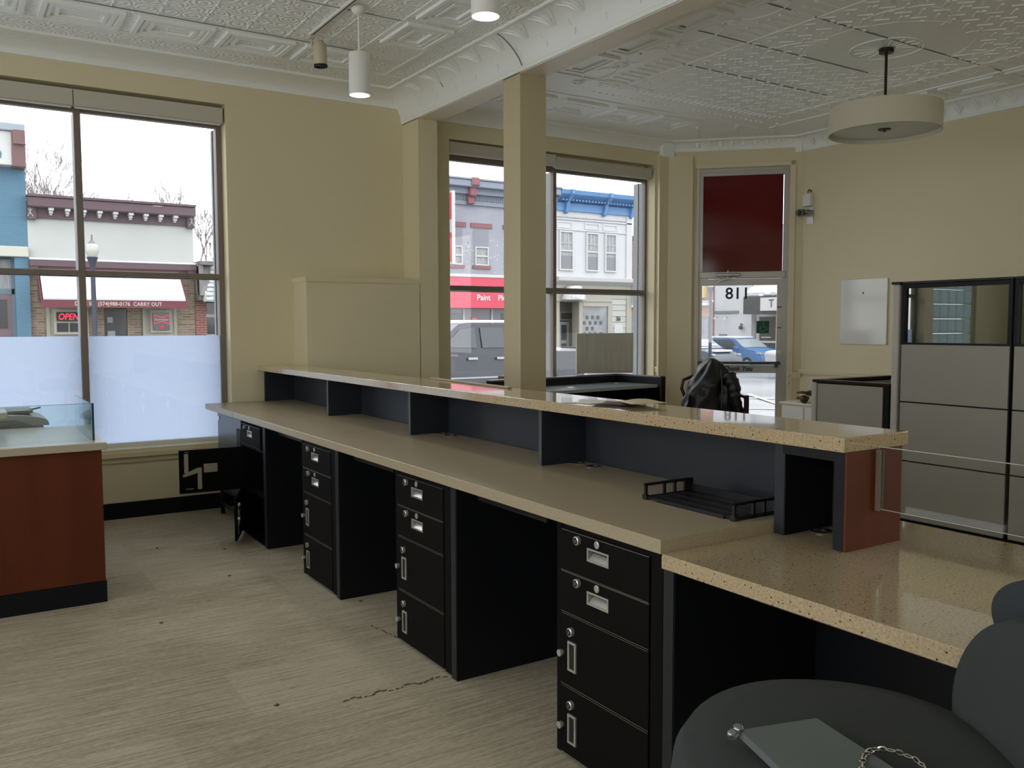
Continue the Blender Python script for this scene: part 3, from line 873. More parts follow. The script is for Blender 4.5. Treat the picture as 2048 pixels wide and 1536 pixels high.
# pedestal with open doors at the far end
t = thing('pedestal_cabinet', 'black steel pedestal with two doors hanging open at the far end', 'cabinet', (PX, 6.19, 0), 0, 'black steel teller pedestals')
B = MB()
B.box(0, 0, .012, PD, .020, .884); B.box(0, PW-.020, .012, PD, PW, .884); B.box(PD-.015, .02, .012, PD, PW-.02, .884)
B.box(0, .02, .868, PD, PW-.02, .884); B.box(0, .02, .012, PD, PW-.02, .030); B.box(.01, .02, .345, PD, PW-.02, .365); B.box(.0, .02, .685, PD, PW-.02, .70)
B.build('body', M_cab, t)
drawer_front(t, .706, .858, .062, PW-.028, .794)
def open_door(z0, z1, ang, w):
    o = bpy.data.objects.new('door', None)
    B = MB(); B.box(0, -.02, z0, .018, w, z1, .0015, 1)
    o = B.build('door', M_cab, t)
    o.location = (0.0, PW-.02, 0); o.rotation_euler = (0, 0, ang)
    return o
d1 = open_door(.345, .672, math.radians(86), .46)
B = MB()                                                   # locking linkage on the inside of the open door
B.box(-.003, .395, .50, 0, .425, .645); B.box(-.003, .300, .372, 0, .330, .525); B.prism([(-.004,.300,.535),(-.004,.330,.535),(-.004,.435,.490),(-.004,.435,.470),(-.004,.405,.475),(-.004,.300,.505)], (.002,0,0))
d1b = B.build('lock_linkage', M_steel, d1)
B = MB(); B.box(-.005, .185, .495, 0, .285, .56, .001, 1); B.build('lock_plate', M_steel, d1)
B = MB(); B.box(-.002, .39, .655, 0, .42, .660); B.box(-.002, .36, .375, 0, .415, .382); B.build('slot', M_cabedge, d1)
d2 = open_door(.03, .345, math.radians(158), .40)
B = MB(); B.box(-.005, .20, .17, 0, .30, .23); B.box(-.004, .31, .06, 0, .335, .29); B.build('lock_linkage', M_steel, d2)
door_parts(d2, -.02, .40, .03, .345)
t = thing('steel_box', 'dark steel box with its side catching window light, under the worktop end by the wall', 'box', (1.90, 6.88, .235))
B = MB(); B.box(0, 0, 0, .45, .72, .63, .006); B.build('body', mat('black_steel_window_sheen', (0.055,0.07,0.085), 0.30), t)  # blue tone stands in for the window reflected in black steel
B = MB(); B.box(-.004, .665, .565, 0, .71, .605); B.build('latch', M_chrome, t)
B = MB(); B.box(-.014, -.02, .36, 0, .10, .55, .003); B.build('hinge_block', M_black, t)
t = thing('metal_stand', 'low black metal stand carrying the dark steel box near the wall', 'stand', (1.89, 6.87, 0))
for x in (.02, .44):
    for y in (.03, .67):
        B = MB(); B.box(x-.014, y-.014, 0, x+.014, y+.014, .215); B.build('leg', M_blackpl, t)
B = MB(); B.box(0, 0, .213, .46, .72, .234, .003); B.build('shelf', M_blackpl, t)
B = MB(); B.box(.012, .03, .07, .028, .67, .095); B.box(.43, .03, .07, .446, .67, .095); B.box(.02, .022, .07, .44, .038, .095); B.box(.02, .66, .07, .44, .676, .095); B.build('rail', M_blackpl, t)

# letter tray -------------------------------------------------------------
t = thing('letter_tray', 'black plastic letter tray on the near end of the laminate worktop', 'letter tray', (2.225, 2.055, .9302))
L_, W_, H_ = .46, .125, .062
B = MB()
B.box(.004, .008, .008, .255, L_-.008, .012); B.box(0, .05, 0, .012, L_-.07, .014)
for k in range(3): B.box(.05+k*.07, .03, .012, .056+k*.07, L_-.03, .0145)
B.build('tray_base', M_blackpl, t)
def end_frame(y):
    B = MB(); 
    B.box(0, y, 0, .010, y+.010, H_); B.box(.095, y, 0, .105, y+.010, H_); B.box(.15, y, 0, .16, y+.010, H_); B.box(.205, y, 0, .25, y+.010, H_)
    B.box(0, y, H_-.010, .25, y+.014, H_, .002, 1); B.box(0, y, 0, .25, y+.010, .014)
    B.box(-.004, y-.004, 0, .016, y+.018, .020, .003, 1)
    return B.build('end_frame', M_blackpl, t)
end_frame(0.0); end_frame(L_-.010)
B = MB(); B.box(.245, .0, 0, .253, L_, .036); B.build('back_wall', M_blackpl, t)

# loose things on the bar ---------------------------------------------------
B = MB(); B.obox((2.625, 4.57, 1.2555), (.028, 1.03, .010), (0,0,math.radians(-2.7)), .002, 1)
tag(B.build('wooden_strip', M_tanstrip), 'thin tan wooden strip lying along the back of the granite bar top', 'strip')
def sheet(name, m, c, w, l, rz, z, label, cat, curl=.004):
    B = MB()
    def f(u, v):
        return (w*(u-.5), l*(v-.5), curl*math.sin(PI*u)*math.sin(PI*v*1.4) )
    g = B.grid(f, 7, 7)
    o = B.build(name, m, None, True)
    o.location = (c[0], c[1], z); o.rotation_euler = (0,0,rz)
    md = o.modifiers.new('thickness', 'SOLIDIFY'); md.thickness = .0012; md.offset = 1
    return tag(o, label, cat)
sheet('paper_sheet', M_paper, (2.47, 3.10), .20, .27, .5, 1.2525, 'white paper sheet on the granite bar top, under the brown leaflet', 'paper')
sheet('leaflet', M_dkpaper, (2.445, 2.96), .13, .17, .3, 1.2590, 'dark brown leaflet on the granite bar top between paper sheets', 'leaflet', .006)
sheet('paper_sheet', M_buff, (2.53, 2.90), .17, .24, -.3, 1.2670, 'crumpled buff paper sheet on the granite bar top', 'paper', .014)

# glass guard at the near end of the bar
t = thing('glass_guard', 'clear glass guard fixed beside the cherry wood end panel above the granite worktop', 'glass guard', (2.484, 1.693, 1.010))
B = MB(); B.box(0, -.72, 0, .008, -.002, .199); B.build('pane', M_guardR, t)
B = MB(); B.box(0.0, -.72, .1985, .008, -.002, .2005); B.box(.0, -.72, -.0015, .008, -.002, 0.0); B.build('polished_edge', M_edgeR, t)
B = MB(); B.box(-.008, -.016, -.006, .0, 0, .19); B.box(.008, -.016, -.006, .013, 0, .19); B.build('clip_channel', mat('clear_channel', (0.20,0.17,0.13), 0.2), t)

# ------------------------------------------------------------------ glass-topped counter at the left
t = thing('service_counter', 'cherry wood counter with quartz top and black kickboard at the left edge', 'counter', (-1.6, 5.44, 0))
B = MB(); B.box(0, .03, .125, 2.31, 1.02, .893, .002, 1); B.build('carcass', M_cherry, t)
B = MB(); B.box(0, .028, 0, 2.315, 1.0, .124); B.build('kickboard', M_baseb, t)
B = MB(); B.box(-.05, 0, .893, 2.335, 1.05, .937, .003, 1); B.build('slab', M_quartz, t)
t = thing('glass_guard', 'green-tinted glass guard standing on the cherry wood counter at the left edge', 'glass guard', (.68, 5.575, .9372))
B = MB(); B.box(-2.2, 0, 0, 0.0, .010, .216); B.build('front_pane', M_guard, t)
B = MB(); B.box(-.010, .010, 0, 0, .735, .216); B.build('side_pane', M_guard, t)
B = MB(); B.box(-.001, -.001, 0, .010, .010, .217); B.box(-2.2, .003, .2155, 0, .006, .2175); B.box(-.006, .01, .2155, -.003, .735, .2175); B.build('polished_edge', M_edge, t)
# raised shelf and the machine behind it, on a table below the window
t = thing('side_table', 'plain table behind the cherry wood counter carrying the grey copier', 'table', (-.35, 6.95, 0))
B = MB(); B.box(-.7, -.30, .70, 1.02, .30, .73, .003, 1); B.build('table_top', M_quartz, t)
for x in (-.66, .98):
    for y in (-.26, .26):
        B = MB(); B.box(x-.02, y-.02, 0, x+.02, y+.02, .70); B.build('leg', M_blackpl, t)
t = thing('copier', 'grey desktop copier seen through the glass guard below the frosted window', 'copier', (.10, 6.93, .73))
B = MB(); B.box(-.42, -.24, 0, .42, .24, .20, .02, 3); B.build('body', M_printer, t, True)
def hump(u, v):
    a = PI*u
    return (.45*-math.cos(a)*1.0, -.24+.44*v, .20 + .085*math.sin(a)**.6)
B = MB(); g = B.grid(hump, 20, 6)
for j in (0, 5): B.face([g[i][j] for i in range(20)])
B.build('lid', M_printer, t, True, 30)
B = MB()
for k in range(5): B.box(.06+.0, -.243, .205+k*.009, .34-k*.02, -.238, .209+k*.009)
B.prism([(.03,-.246,.20),(.06,-.246,.20),(-.02,-.246,.275),(-.05,-.246,.275)], (0,.01,0))
B.build('vent_grille', M_printer2, t)
B = MB(); B.box(-.30, -.16, .281, .36, .14, .300, .004); B.tube([(.33,-.1,.295),(.41,-.1,.312)], .006, 6); B.build('feeder_tray', M_printer2, t)
o = tag(MB().obox((-.02, 6.88, 1.040), (.30, .22, .012), (.0,.0,.15), .002, 1).build('folder', M_purple), 'violet folder lying on top of the grey copier', 'folder')
o = thing('counter_shelf', 'small raised quartz shelf above the copier at the left edge', 'shelf', (-.46, 6.30, .9372))
B = MB(); B.box(-.6, -.16, .10, .74, .14, .138, .003, 1); B.build('slab', M_quartz, o)
for x in (-.5, .2):
    B = MB(); B.box(x-.02, -.1, 0, x+.02, .1, .10); B.build('bracket', M_steel, o)

# ------------------------------------------------------------------ right-hand room: workstation, board, jacket chair, cubicle
t = thing('reception_workstation', 'black panelled corner workstation below the middle window', 'workstation', (6.10, 7.36, 0), math.radians(6))
B = MB(); B.box(-1.75, -.02, 0, .04, .035, 1.055); B.build('back_panel', M_black, t)
B = MB(); B.box(-1.75, -.03, 1.055, .05, .045, 1.072, .003, 1); B.box(-.005, -.62, 1.055, .055, -.02, 1.072, .003, 1); B.build('top_cap', mat('dull_cap_metal', (0.16,0.15,0.16), 0.3, metal=.4), t)
B = MB(); B.box(.0, -.62, 0, .045, -.02, 1.055); B.build('return_panel', M_black, t)
B = MB(); B.box(-.02, -.66, 0, .06, -.62, 1.075, .015, 3); B.build('end_post', M_blackpl, t)
B = MB(); B.box(-1.75, -.60, .955, 0, -.02, .985); ws = B.build('work_surface', mat('grey_laminate_sky_sheen', (0.40,0.43,0.47), 0.16), t)  # pale blue of the grey surface stands in for reflected sky
B = MB(); B.lathe([(.03,0),(.03,.004),(0,.004)], (-.16,-.16,.985), 14); B.lathe([(.035,0),(.035,.004),(0,.004)], (-1.0,-.35,.985), 14); B.build('cable_grommet', M_steel, ws)
B = MB(); B.box(-.85, -.58, 0, -.82, -.02, .95); B.build('divider', M_black, t)
o = tag(MB().box(5.70, 7.545, 1.076, 6.50, 7.565, 1.512, .002, 1).build('sign_board', M_board), 'blank grey back of a sign board standing in the middle window', 'board')
o = tag(MB().obox((4.93, 7.70, .60), (.20,.14,.05), (0,0,.2), .004, 1).build('wooden_box', M_brown), 'small brown box on the sill of the middle window left of the column', 'box')
o.location.z = .0
o.data.transform(Matrix.Translation((0,0,.45)))
# jacket over a chair by the door ------------------------------------------
EX = Vector((.838, -.545, 0)); EYv = Vector((.545, .838, 0))
JC = Vector((6.60, 6.42, 0))
t = thing('side_chair', 'maroon wooden armchair by the corner door, mostly hidden under a black jacket', 'chair', JC, math.atan2(-.545, .838))
B = MB(); B.box(-.25, -.22, .42, .25, .24, .48, .02, 2); B.build('seat', M_coat, t)
for x in (-.25, .25):
    for y in (-.22, .22):
        B = MB(); B.box(x-.02, y-.02, 0, x+.02, y+.02, .42 if y < 0 else .66); B.build('leg', M_maroon, t)
for x in (.285,):
    B = MB(); B.box(x-.022, -.28, .86, x+.022, .24, .895, .006); B.box(x-.022, -.28, .42, x+.022, -.24, .88, .004); B.box(x-.022, .20, .42, x+.022, .24, .88, .004); B.build('arm', M_maroon, t)
B = MB(); B.tube([(-.19,.20,.45),(-.22,.22,.8),(-.27,.24,.93),(-.25,.25,1.02),(-.15,.25,1.06),(.15,.25,1.06),(.22,.24,1.0),(.2,.22,.8),(.19,.20,.45)], .02, 8); B.build('back_frame', M_maroon, t)
o = MB()
prof = [(1.262,.00,.015),(1.245,.0,.06),(1.19,-.005,.115),(1.11,-.01,.165),(1.03,-.022,.205),(.955,-.032,.235),(.88,-.035,.262),(.80,-.035,.275),(.70,-.035,.285),(.60,-.03,.28),(.50,-.03,.28)]
random.seed(11)
def jfn(u, v):
    k = v*(len(prof)-1); i = min(int(k), len(prof)-2); f = k-i
    z = prof[i][0]*(1-f)+prof[i+1][0]*f; c = prof[i][1]*(1-f)+prof[i+1][1]*f; w = prof[i][2]*(1-f)+prof[i+1][2]*f
    a = 2*PI*u
    fold = 1 + .05*math.sin(a*5+z*9) + .045*math.sin(a*9-z*22) + .03*math.sin(a*3+z*31)
    cs, sn = math.cos(a), math.sin(a)
    px = c + .045*(v) + w*fold*math.copysign(abs(cs)**.8, cs)
    py = (.05+.17*min(1, v*2.2))*fold*math.copysign(abs(sn)**.8, sn)
    if sn < 0: py -= .035*math.exp(-((px-.06)/.03)**2)*-1.2            # vertical placket groove
    return JC + EX*px + EYv*(py+.05) + Vector((0,0,z))
g = o.grid(jfn, 72, 34, True)
o.face([g[i][0] for i in range(72)])
jk = tag(o.build('jacket', M_coat, None, True, 180), 'black padded nylon jacket with its hood up, draped over the chair by the door', 'jacket')
B = MB()                                                             # hanging sleeve on the right
pts = [JC+EX*.13+EYv*-.13+Vector((0,0,1.09)), JC+EX*.18+EYv*-.18+Vector((0,0,.98)), JC+EX*.19+EYv*-.20+Vector((0,0,.85)), JC+EX*.235+EYv*-.20+Vector((0,0,.72)), JC+EX*.25+EYv*-.19+Vector((0,0,.62))]
P2 = []
R2 = []
for i in range(len(pts)-1):
    for k in range(6):
        f = k/6; P2.append(pts[i].lerp(pts[i+1], f)); R2.append((.075-.010*(i+f)) * (1+.10*math.sin((i*6+k)*1.9)))
B.tube(P2, R2, 16); sl = B.build('sleeve', M_coat, jk, True, 180)
B = MB(); B.tube([JC+EX*x+EYv*-.17+Vector((0,0,z)) for x, z in ((.045,1.15),(.055,1.05),(.06,.92),(.055,.75))], .005, 6); B.build('zip_piping', mat('grey_piping', (0.10,0.10,0.105), 0.4), jk)

# white cupboard with gloves, wall panel, camera --------------------------------
t = thing('low_cabinet', 'low white cabinet against the right wall carrying brown gloves', 'cabinet', (8.02, 6.30, 0))
B = MB(); B.box(-.16, -.35, .03, .26, .28, .715, .004); B.build('carcass', M_trim, t)
B = MB(); B.box(-.18, -.37, .715, .27, .30, .735, .004); B.build('cabinet_top', M_white, t)
B = MB(); B.box(-.168, -.33, .06, -.16, -.045, .69, .002); B.build('door', M_white, t)
B = MB(); B.box(-.168, -.025, .06, -.16, .26, .69, .002); B.build('door', M_white, t)
def glove(c, rz, label, tilt):
    B = MB(); z0 = .748
    B.sphere((0,0,.035), (.055,.085,.032), 14, 8)
    for k, (dx, ln) in enumerate(((-.036,.075),(-.012,.095),(.012,.092),(.036,.07))):
        B.tube([(dx,.05,.035),(dx*1.15,.10,.040+tilt*.4),(dx*1.3,.08+ln,.030+tilt)], [.015,.014,.009], 8)
    B.tube([(-.045,-.01,.035),(-.075,.03,.034),(-.080,.065,.03)], [.015,.015,.010], 8)
    B.tube([(0,-.07,.034),(0,-.12,.034)], [.042,.046], 12)
    o = B.build('glove', M_brown, None, True, 180)
    o.location = (c[0], c[1], z0); o.rotation_euler = (0,0,rz)
    return tag(o, label, 'glove')
glove((7.97, 6.36), -.9, 'brown leather glove lying flat on the white cabinet', 0.0)
g2 = glove((7.99, 6.27), 1.1, 'brown leather glove heaped on top of the other glove on the white cabinet', .012); g2.location.z += .062
t = thing('whiteboard', 'glossy white marker board with a tiny mark, on the right wall', 'whiteboard', (8.3195, 5.875, 1.385))
B = MB(); B.box(-.018, -.285, 0, 0, .285, .705, .003, 1); B.build('board', M_gloss, t)
B = MB(); B.box(-.0195, -.005, .545, -.018, .012, .565); B.build('mark', M_dktxt, t)
t = thing('security_camera', 'small black security camera on a metal bracket under the white junction box', 'camera', (8.318, 6.60, 2.90))
B = MB(); B.box(-.006, -.045, -.15, 0, .045, .03); B.build('mount_plate', M_alu, t)
B = MB(); B.tube([(0,0,-.03),(-.07,.01,-.02),(-.09,.03,-.03)], .014, 8); B.box(-.08,-.02,-.055,-.004,.02,-.04); B.build('bracket', M_alu, t)
B = MB(); B.cyl((-.03,.085,-.015),(-.17,.02,-.035),.040, .042); B.build('camera_body', M_blackpl, t, True)
B = MB(); B.lathe([(.028,0),(.02,-.004),(0,-.005)], (-.172,.02,-.035), 16, 'X'); B.build('lens', M_hole, t)
t = thing('junction_box', 'white junction box with a hook above the security camera', 'box', (8.318, 6.605, 2.945))
B = MB(); B.box(-.07, -.048, 0, 0, .055, .14, .006); B.build('housing', M_white, t)
B = MB(); B.tube([(-.02+.0, .0+.022*math.cos(a), .165+.022*math.sin(a)) for a in [-.4+.3*k for k in range(14)]], .006, 6); B.tube([(-.02,.0,.138),(-.02,.0,.145)], .007, 6); B.build('hook', M_bronzemetal, t)
# small pull handles on the casing edge by the rail
t = thing('wall_hook', 'pair of small cream hooks on the wall beside the corner door', 'hook', (8.18, 6.76, .93), ROT)
for z in (0, .09):
    B = MB(); B.sphere((0,-.03,z), .018, 10, 6); B.cyl((0,0,z),(0,-.03,z),.008); B.build('knob', M_trim, t, True)

# cubicle ------------------------------------------------------------------
def tile(parent, x, y0, y1, z0, z1, name='fabric_tile'):
    B = MB(); B.box(x, y0, z0, x+.012, y1, z1, .004, 2)
    return B.build(name, M_fab, parent)
def tall_panel(y0, y1, label):
    t = thing('cubicle_partition', label, 'partition', (6.135, y0, 0), 0, 'tall grey cubicle panels')
    w = y1-y0
    B = MB(); B.box(.010, 0, 0, .070, w, .10); B.box(.010, 0, .10, .070, .016, 1.915); B.box(.010, w-.016, .10, .070, w, 1.915); B.box(.010, .016, .095, .070, w-.016, 1.40)
    B.box(.010, .016, 1.395, .070, w-.016, 1.462); B.box(.010, .016, 1.875, .070, w-.016, 1.915)
    B.box(.006, .0, 1.445, .012, w, 1.462); B.box(.006, 0, 1.88, .012, w, 1.915)
    B.box(.004, 0, 1.455, .012, .028, 1.9); B.box(.004, w-.022, 1.455, .012, w, 1.9)
    B.build('frame', M_black, t)
    B = MB(); B.box(-.004, 0, 1.905, .085, w, 1.925, .006); B.build('top_cap', M_blackpl, t)
    for a, b in ((.103,.548),(.558,1.002),(1.012,1.447)): tile(t, 0, .008, w-.008, a, b)
    B = MB(); B.box(.032, .028, 1.462, .040, w-.022, 1.88); B.build('pane', M_cubglass, t)
    return t
tall_panel(3.180, 4.010, 'tall grey fabric cubicle panel with a window, nearer the white marker board')
tall_panel(2.335, 3.165, 'tall grey fabric cubicle panel with a window, cut by the right edge')
tall_panel(1.490, 2.320, 'tall grey fabric cubicle panel with a window, outside the right edge')
t = thing('cubicle_post', 'light grey end post of the tall cubicle panels with a black cap', 'post', (6.14, 4.045, 0))
B = MB(); B.box(-.02, -.025, .0, .075, .030, 1.905, .012, 3); B.build('post', M_post, t)
B = MB(); B.box(-.03, -.035, 1.905, .085, .04, 1.926, .006); B.build('cap', M_blackpl, t)
t = thing('cubicle_partition', 'low grey fabric cubicle panel between the white cabinet and the tall panels', 'partition', (6.12, 4.085, 0))
B = MB(); B.box(0, .055, .10, .012, .665, 1.108, .004, 2); B.build('fabric_tile', M_fab, t)
B = MB(); B.box(.010, 0, 0, .07, .70, 1.115); B.box(.002, .0, 0, .012, .05, 1.11); B.build('frame', M_black, t)
B = MB(); B.box(-.004, -.0, 1.113, .08, .72, 1.140, .008, 2); B.build('top_cap', M_bronzemetal, t)
B = MB(); B.box(-.012, .672, 0, .08, .72, 1.118, .012, 3); B.build('end_post', M_post, t)
t = thing('cubicle_partition', 'low grey cubicle side panel running back from the low front panel to the right wall', 'partition', (6.20, 4.74, 0))
B = MB(); B.box(0, .012, .10, .94, .052, 1.108); B.build('frame', M_black, t)
B = MB(); B.box(.02, 0, .10, .92, .012, 1.10, .003); B.build('fabric_tile', M_fab, t)
B = MB(); B.box(.0, -.005, 1.108, .985, .065, 1.14, .006); B.build('top_cap', M_bronzemetal, t)
t = thing('cubicle_partition', 'low grey cubicle back panel in front of the right wall', 'partition', (7.13, 3.2, 0))
B = MB(); B.box(.012, 0, .10, .052, 1.53, 1.108); B.build('frame', M_black, t)
B = MB(); B.box(0, .02, .10, .012, 1.52, 1.10, .003); B.build('fabric_tile', M_fab, t)
B = MB(); B.box(-.005, 0, 1.108, .065, 1.535, 1.14, .006); B.build('top_cap', M_bronzemetal, t)

# ------------------------------------------------------------------ lamps
def cyl_lamp(loc, zb, label):
    t = thing('pendant_lamp', label, 'lamp', loc, 0, 'white cylinder pendant lamps')
    dz = loc[2]
    H = .285; b = zb - dz
    B = MB(); B.lathe([(0,0),(.045,0),(.052,-.012),(.050,-.03),(.030,-.055),(.012,-.062),(0,-.062)], (0,0,0), 28); B.build('canopy', M_white, t, True)
    B = MB(); B.cyl((0,0,-.06),(0,0,b+H),.0075, seg=12); B.build('rod', M_white, t, True)
    B = MB(); B.lathe([(0,b+H),(.070,b+H),(.074,b+H-.006),(.074,b),(.070,b),(.070,b+.20),(0,b+.20)], (0,0,0), 40); B.build('lamp_shade', M_white, t, True)
    B = MB(); B.lathe([(0,b+.006),(.0695,b+.006),(.0695,b+.012),(0,b+.012)], (0,0,0), 32); B.build('lens', M_lampon, t)
    l = bpy.data.lights.new('lamp_light', 'SPOT'); l.energy = LAMP_W; l.spot_size = math.radians(115); l.spot_blend = .6; l.shadow_soft_size = .06; l.color = (1, .97, .92)
    lo = bpy.data.objects.new('lamp_light', l); COL.objects.link(lo); lo.parent = t; lo.location = (0,0,b-.02)
    return t
LAMP_W = 14
cyl_lamp((2.458, 5.755, ZL), 3.197, 'lit white cylinder pendant lamp hanging by a rod in front of the window wall')
cyl_lamp((2.335, 3.86, ZL), 3.155, 'lit white cylinder pendant lamp cut off by the top edge')
t = thing('track_light', 'white ceiling track with one cream cylinder spotlight', 'lamp', (2.375, 6.46, ZL))
B = MB(); B.box(-.018, -2.3, -.020, .018, .02, 0, .002); B.build('track', M_white, t)
B = MB(); B.box(-.004, -2.29, -.0215, .004, .01, -.0195); B.build('track_slot', M_hole, t)
B = MB(); B.tube([(0,0,-.02),(0,0,-.055),(.005,.0,-.10),(.04,-.01,-.13)], .009, 8); B.box(-.02,-.03,-.045,.02,.03,-.018,.003); B.build('bracket', M_cream2, t)
B = MB(); B.lathe([(0,.085),(.028,.078),(.044,.055),(.050,.02),(.050,-.115),(.047,-.115),(.045,-.06),(0,-.06)], (0,0,0), 28)
h = B.build('spotlight_head', M_cream2, t, True); h.location = (.058,-.02,-.130); h.rotation_euler = (math.radians(4), math.radians(-4), 0)
B = MB(); B.lathe([(.0505,-.095),(.0515,-.117),(.044,-.117),(.042,-.09),(0,-.088)], (0,0,0), 28); B.build('lens', M_hole, h, True)
B = MB(); B.lathe([(.03,-.100),(.022,-.106),(0,-.108)], (0,0,0), 20); B.build('bulb', M_diffuser, h, True)

t = thing('drum_lamp', 'large linen drum pendant lamp, unlit, hanging in the right-hand room', 'lamp', (RX, RY, ZR))
B = MB(); B.lathe([(0,0),(.055,0),(.055,-.03),(.012,-.036),(0,-.036)], (0,0,-.006), 24); B.build('canopy', M_bronzemetal, t, True)
B = MB(); B.cyl((0,0,-.03),(0,0,-.50),.011, seg=10); B.lathe([(.016,-.44),(.016,-.48),(.024,-.49),(.024,-.50)], (0,0,0), 12); B.build('rod', M_bronzemetal, t)
RD = .415; zt, zb2 = -.455, -.652
B = MB(); B.lathe([(RD,zt),(RD,zb2),(RD-.006,zb2),(RD-.006,zt),(RD,zt)], (0,0,0), 64)
for k in range(3):
    a = 2*PI*k/3; B.tube([(0,0,zt-.02),((RD-.005)*math.cos(a),(RD-.005)*math.sin(a),zt-.01)], .005, 5)
B.build('lamp_shade', M_shade, t, True)
B = MB(); B.lathe([(0,zb2+.032),(RD-.007,zb2+.032),(RD-.007,zb2+.038),(0,zb2+.038)], (0,0,0), 64); B.build('diffuser', M_diffuser, t)
B = MB(); B.lathe([(.048,zb2+.031),(.048,zb2+.024),(.012,zb2+.022),(.010,zb2+.010),(0,zb2+.009)], (0,0,0), 24); B.build('finial', M_bronzemetal, t, True)

# ------------------------------------------------------------------ office chair in the foreground
OC = Vector((1.462, 1.028, 0)); OD = math.atan2(.6, -.8)
t = thing('office_chair', 'charcoal upholstered office chair at the bottom right, a folder on its seat', 'office chair', OC, OD)
def pad(nu, nv, fn):
    B = MB(); g = B.grid(fn, nu, nv, True); B.face([g[i][0] for i in range(nu)]); B.face([g[i][nv-1] for i in range(nu)]); return B
def seat_fn(u, v):
    a = 2*PI*u; cs, sn = math.cos(a), math.sin(a); e = .93
    prof = [(.0001,.65),(.86,.645),(.97,.66),(1.0,.695),(.985,.735),(.93,.765),(.75,.782),(.4,.782),(.0001,.780)]
    k = v*(len(prof)-1); i = min(int(k), len(prof)-2); f = k-i
    r = prof[i][0]*(1-f)+prof[i+1][0]*f; z = prof[i][1]*(1-f)+prof[i+1][1]*f
    return (.345*r*math.copysign(abs(cs)**e, cs)+.01, (.375*r)*math.copysign(abs(sn)**e, sn), z - .02*max(0, cs)**2*r)
pad(56, 33, seat_fn).build('seat', M_upholst, t, True, 180)
def back_fn(w, h, th, z0, bulge):
    def fn(u, v):
        a = 2*PI*u; cs, sn = math.cos(a), math.sin(a); e = 1.0
        prof = [(0.0001,-1),(.8,-1),(.96,-.75),(1,0),(.96,.75),(.8,1),(0.0001,1+bulge)]
        k = v*(len(prof)-1); i = min(int(k), len(prof)-2); f = k-i
        r = prof[i][0]*(1-f)+prof[i+1][0]*f; d = prof[i][1]*(1-f)+prof[i+1][1]*f
        y = w*r*math.copysign(abs(cs)**e, cs); z = h*r*math.copysign(abs(sn)**e, sn)
        return (th*d + .45*y*y - .10*z, y, z0+h+z)
    return fn
o = pad(56, 31, back_fn(.235, .215, .045, .605, .2)).build('lumbar_cushion', M_upholst, t, True, 180); o.location = (-.325, .024, .0)
o = pad(56, 31, back_fn(.235, .105, .030, .893, .2)).build('backrest', mat('dark_upholstery', (0.030,0.036,0.042), .95, bump=(700,.5,.002)), t, True, 180); o.location = (-.39, .02, .0)
B = MB(); B.tube([(-.15,0,.655),(-.36,.01,.64),(-.40,.02,.72),(-.40,.02,.98)], [.025,.025,.025,.02], 10); B.build('back_bracket', M_blackpl, t, True)
B = MB(); B.cyl((0,0,.16),(0,0,.655),.03,.025); B.build('gas_column', M_blackpl, t, True)
for k in range(5):
    a = 2*PI*k/5+.3
    B = MB(); B.tube([(.03*math.cos(a),.03*math.sin(a),.15),(.18*math.cos(a),.18*math.sin(a),.12),(.31*math.cos(a),.31*math.sin(a),.085)], [.028,.024,.018], 8); o = B.build('base_arm', M_blackpl, t, True)
    B = MB(); c = Vector((.31*math.cos(a), .31*math.sin(a), 0))
    for s in (-1,1):
        q = Vector((-math.sin(a), math.cos(a), 0))*s*.016
        B.cyl(c+q+Vector((0,0,.0285)), c+q*1.9+Vector((0,0,.0285)), .028, seg=16)
    B.cyl(c+Vector((0,0,.04)), c+Vector((0,0,.085)), .008, seg=8); B.build('caster', M_blackpl, o)
SZ = .782
def onseat(pts): return [Vector((x, y, SZ)) for x, y in pts]
FP = [(1.281,1.161),(1.451,1.112),(1.378,.81),(1.165,.84)]
B = MB(); B.prism([Vector((x,y,SZ+.004)) for x,y in FP], (0,0,.016))
tag(B.build('folder', M_folder), 'flat grey folder lying on the office chair seat', 'folder')
B = MB(); B.sphere((1.279,1.163,SZ+.022), (.012,.012,.011), 14, 8); B.tube([(1.279,1.163,SZ+.02),(1.264,1.167,SZ+.012),(1.259,1.162,SZ+.010)], [.008,.011,.009], 10)
tag(B.build('clear_bottle', M_clear, None, True, 180), 'tiny clear plastic vial at the corner of the grey folder', 'vial')
t = thing('chain_bracelet', 'silver chain bracelet lying on the grey folder on the chair', 'bracelet', (1.392, .912, SZ+.024))
random.seed(5)
B = MB()
n = 26
for k in range(n):
    a = 2*PI*k/n
    c = Vector((.062*math.cos(a), .046*math.sin(a)+.012*math.sin(2*a), 0))
    d = Vector((-math.sin(a), math.cos(a), 0)); e = Vector((0,0,1)) if k % 2 else Vector((math.cos(a), math.sin(a), 0))
    B.tube([c + d*.0085*math.cos(q) + e*.0048*math.sin(q) for q in [2*PI*j/10 for j in range(10)]], .0018, 5, closed=True)
B.build('chain', M_silver, t, True)
B = MB(); B.tube([(-.07+.012*math.cos(q), -.03+.012*math.sin(q), .001) for q in [2*PI*j/14 for j in range(14)]], .002, 5, closed=True); B.build('clasp', M_silver, t, True)
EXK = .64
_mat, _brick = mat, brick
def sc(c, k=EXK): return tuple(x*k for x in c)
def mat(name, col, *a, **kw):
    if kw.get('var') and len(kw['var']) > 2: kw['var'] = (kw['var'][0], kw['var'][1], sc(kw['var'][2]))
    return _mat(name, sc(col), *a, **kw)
def brick(name, c1, c2, mo, *a, **kw): return _brick(name, sc(c1), sc(c2), sc(mo), *a, **kw)
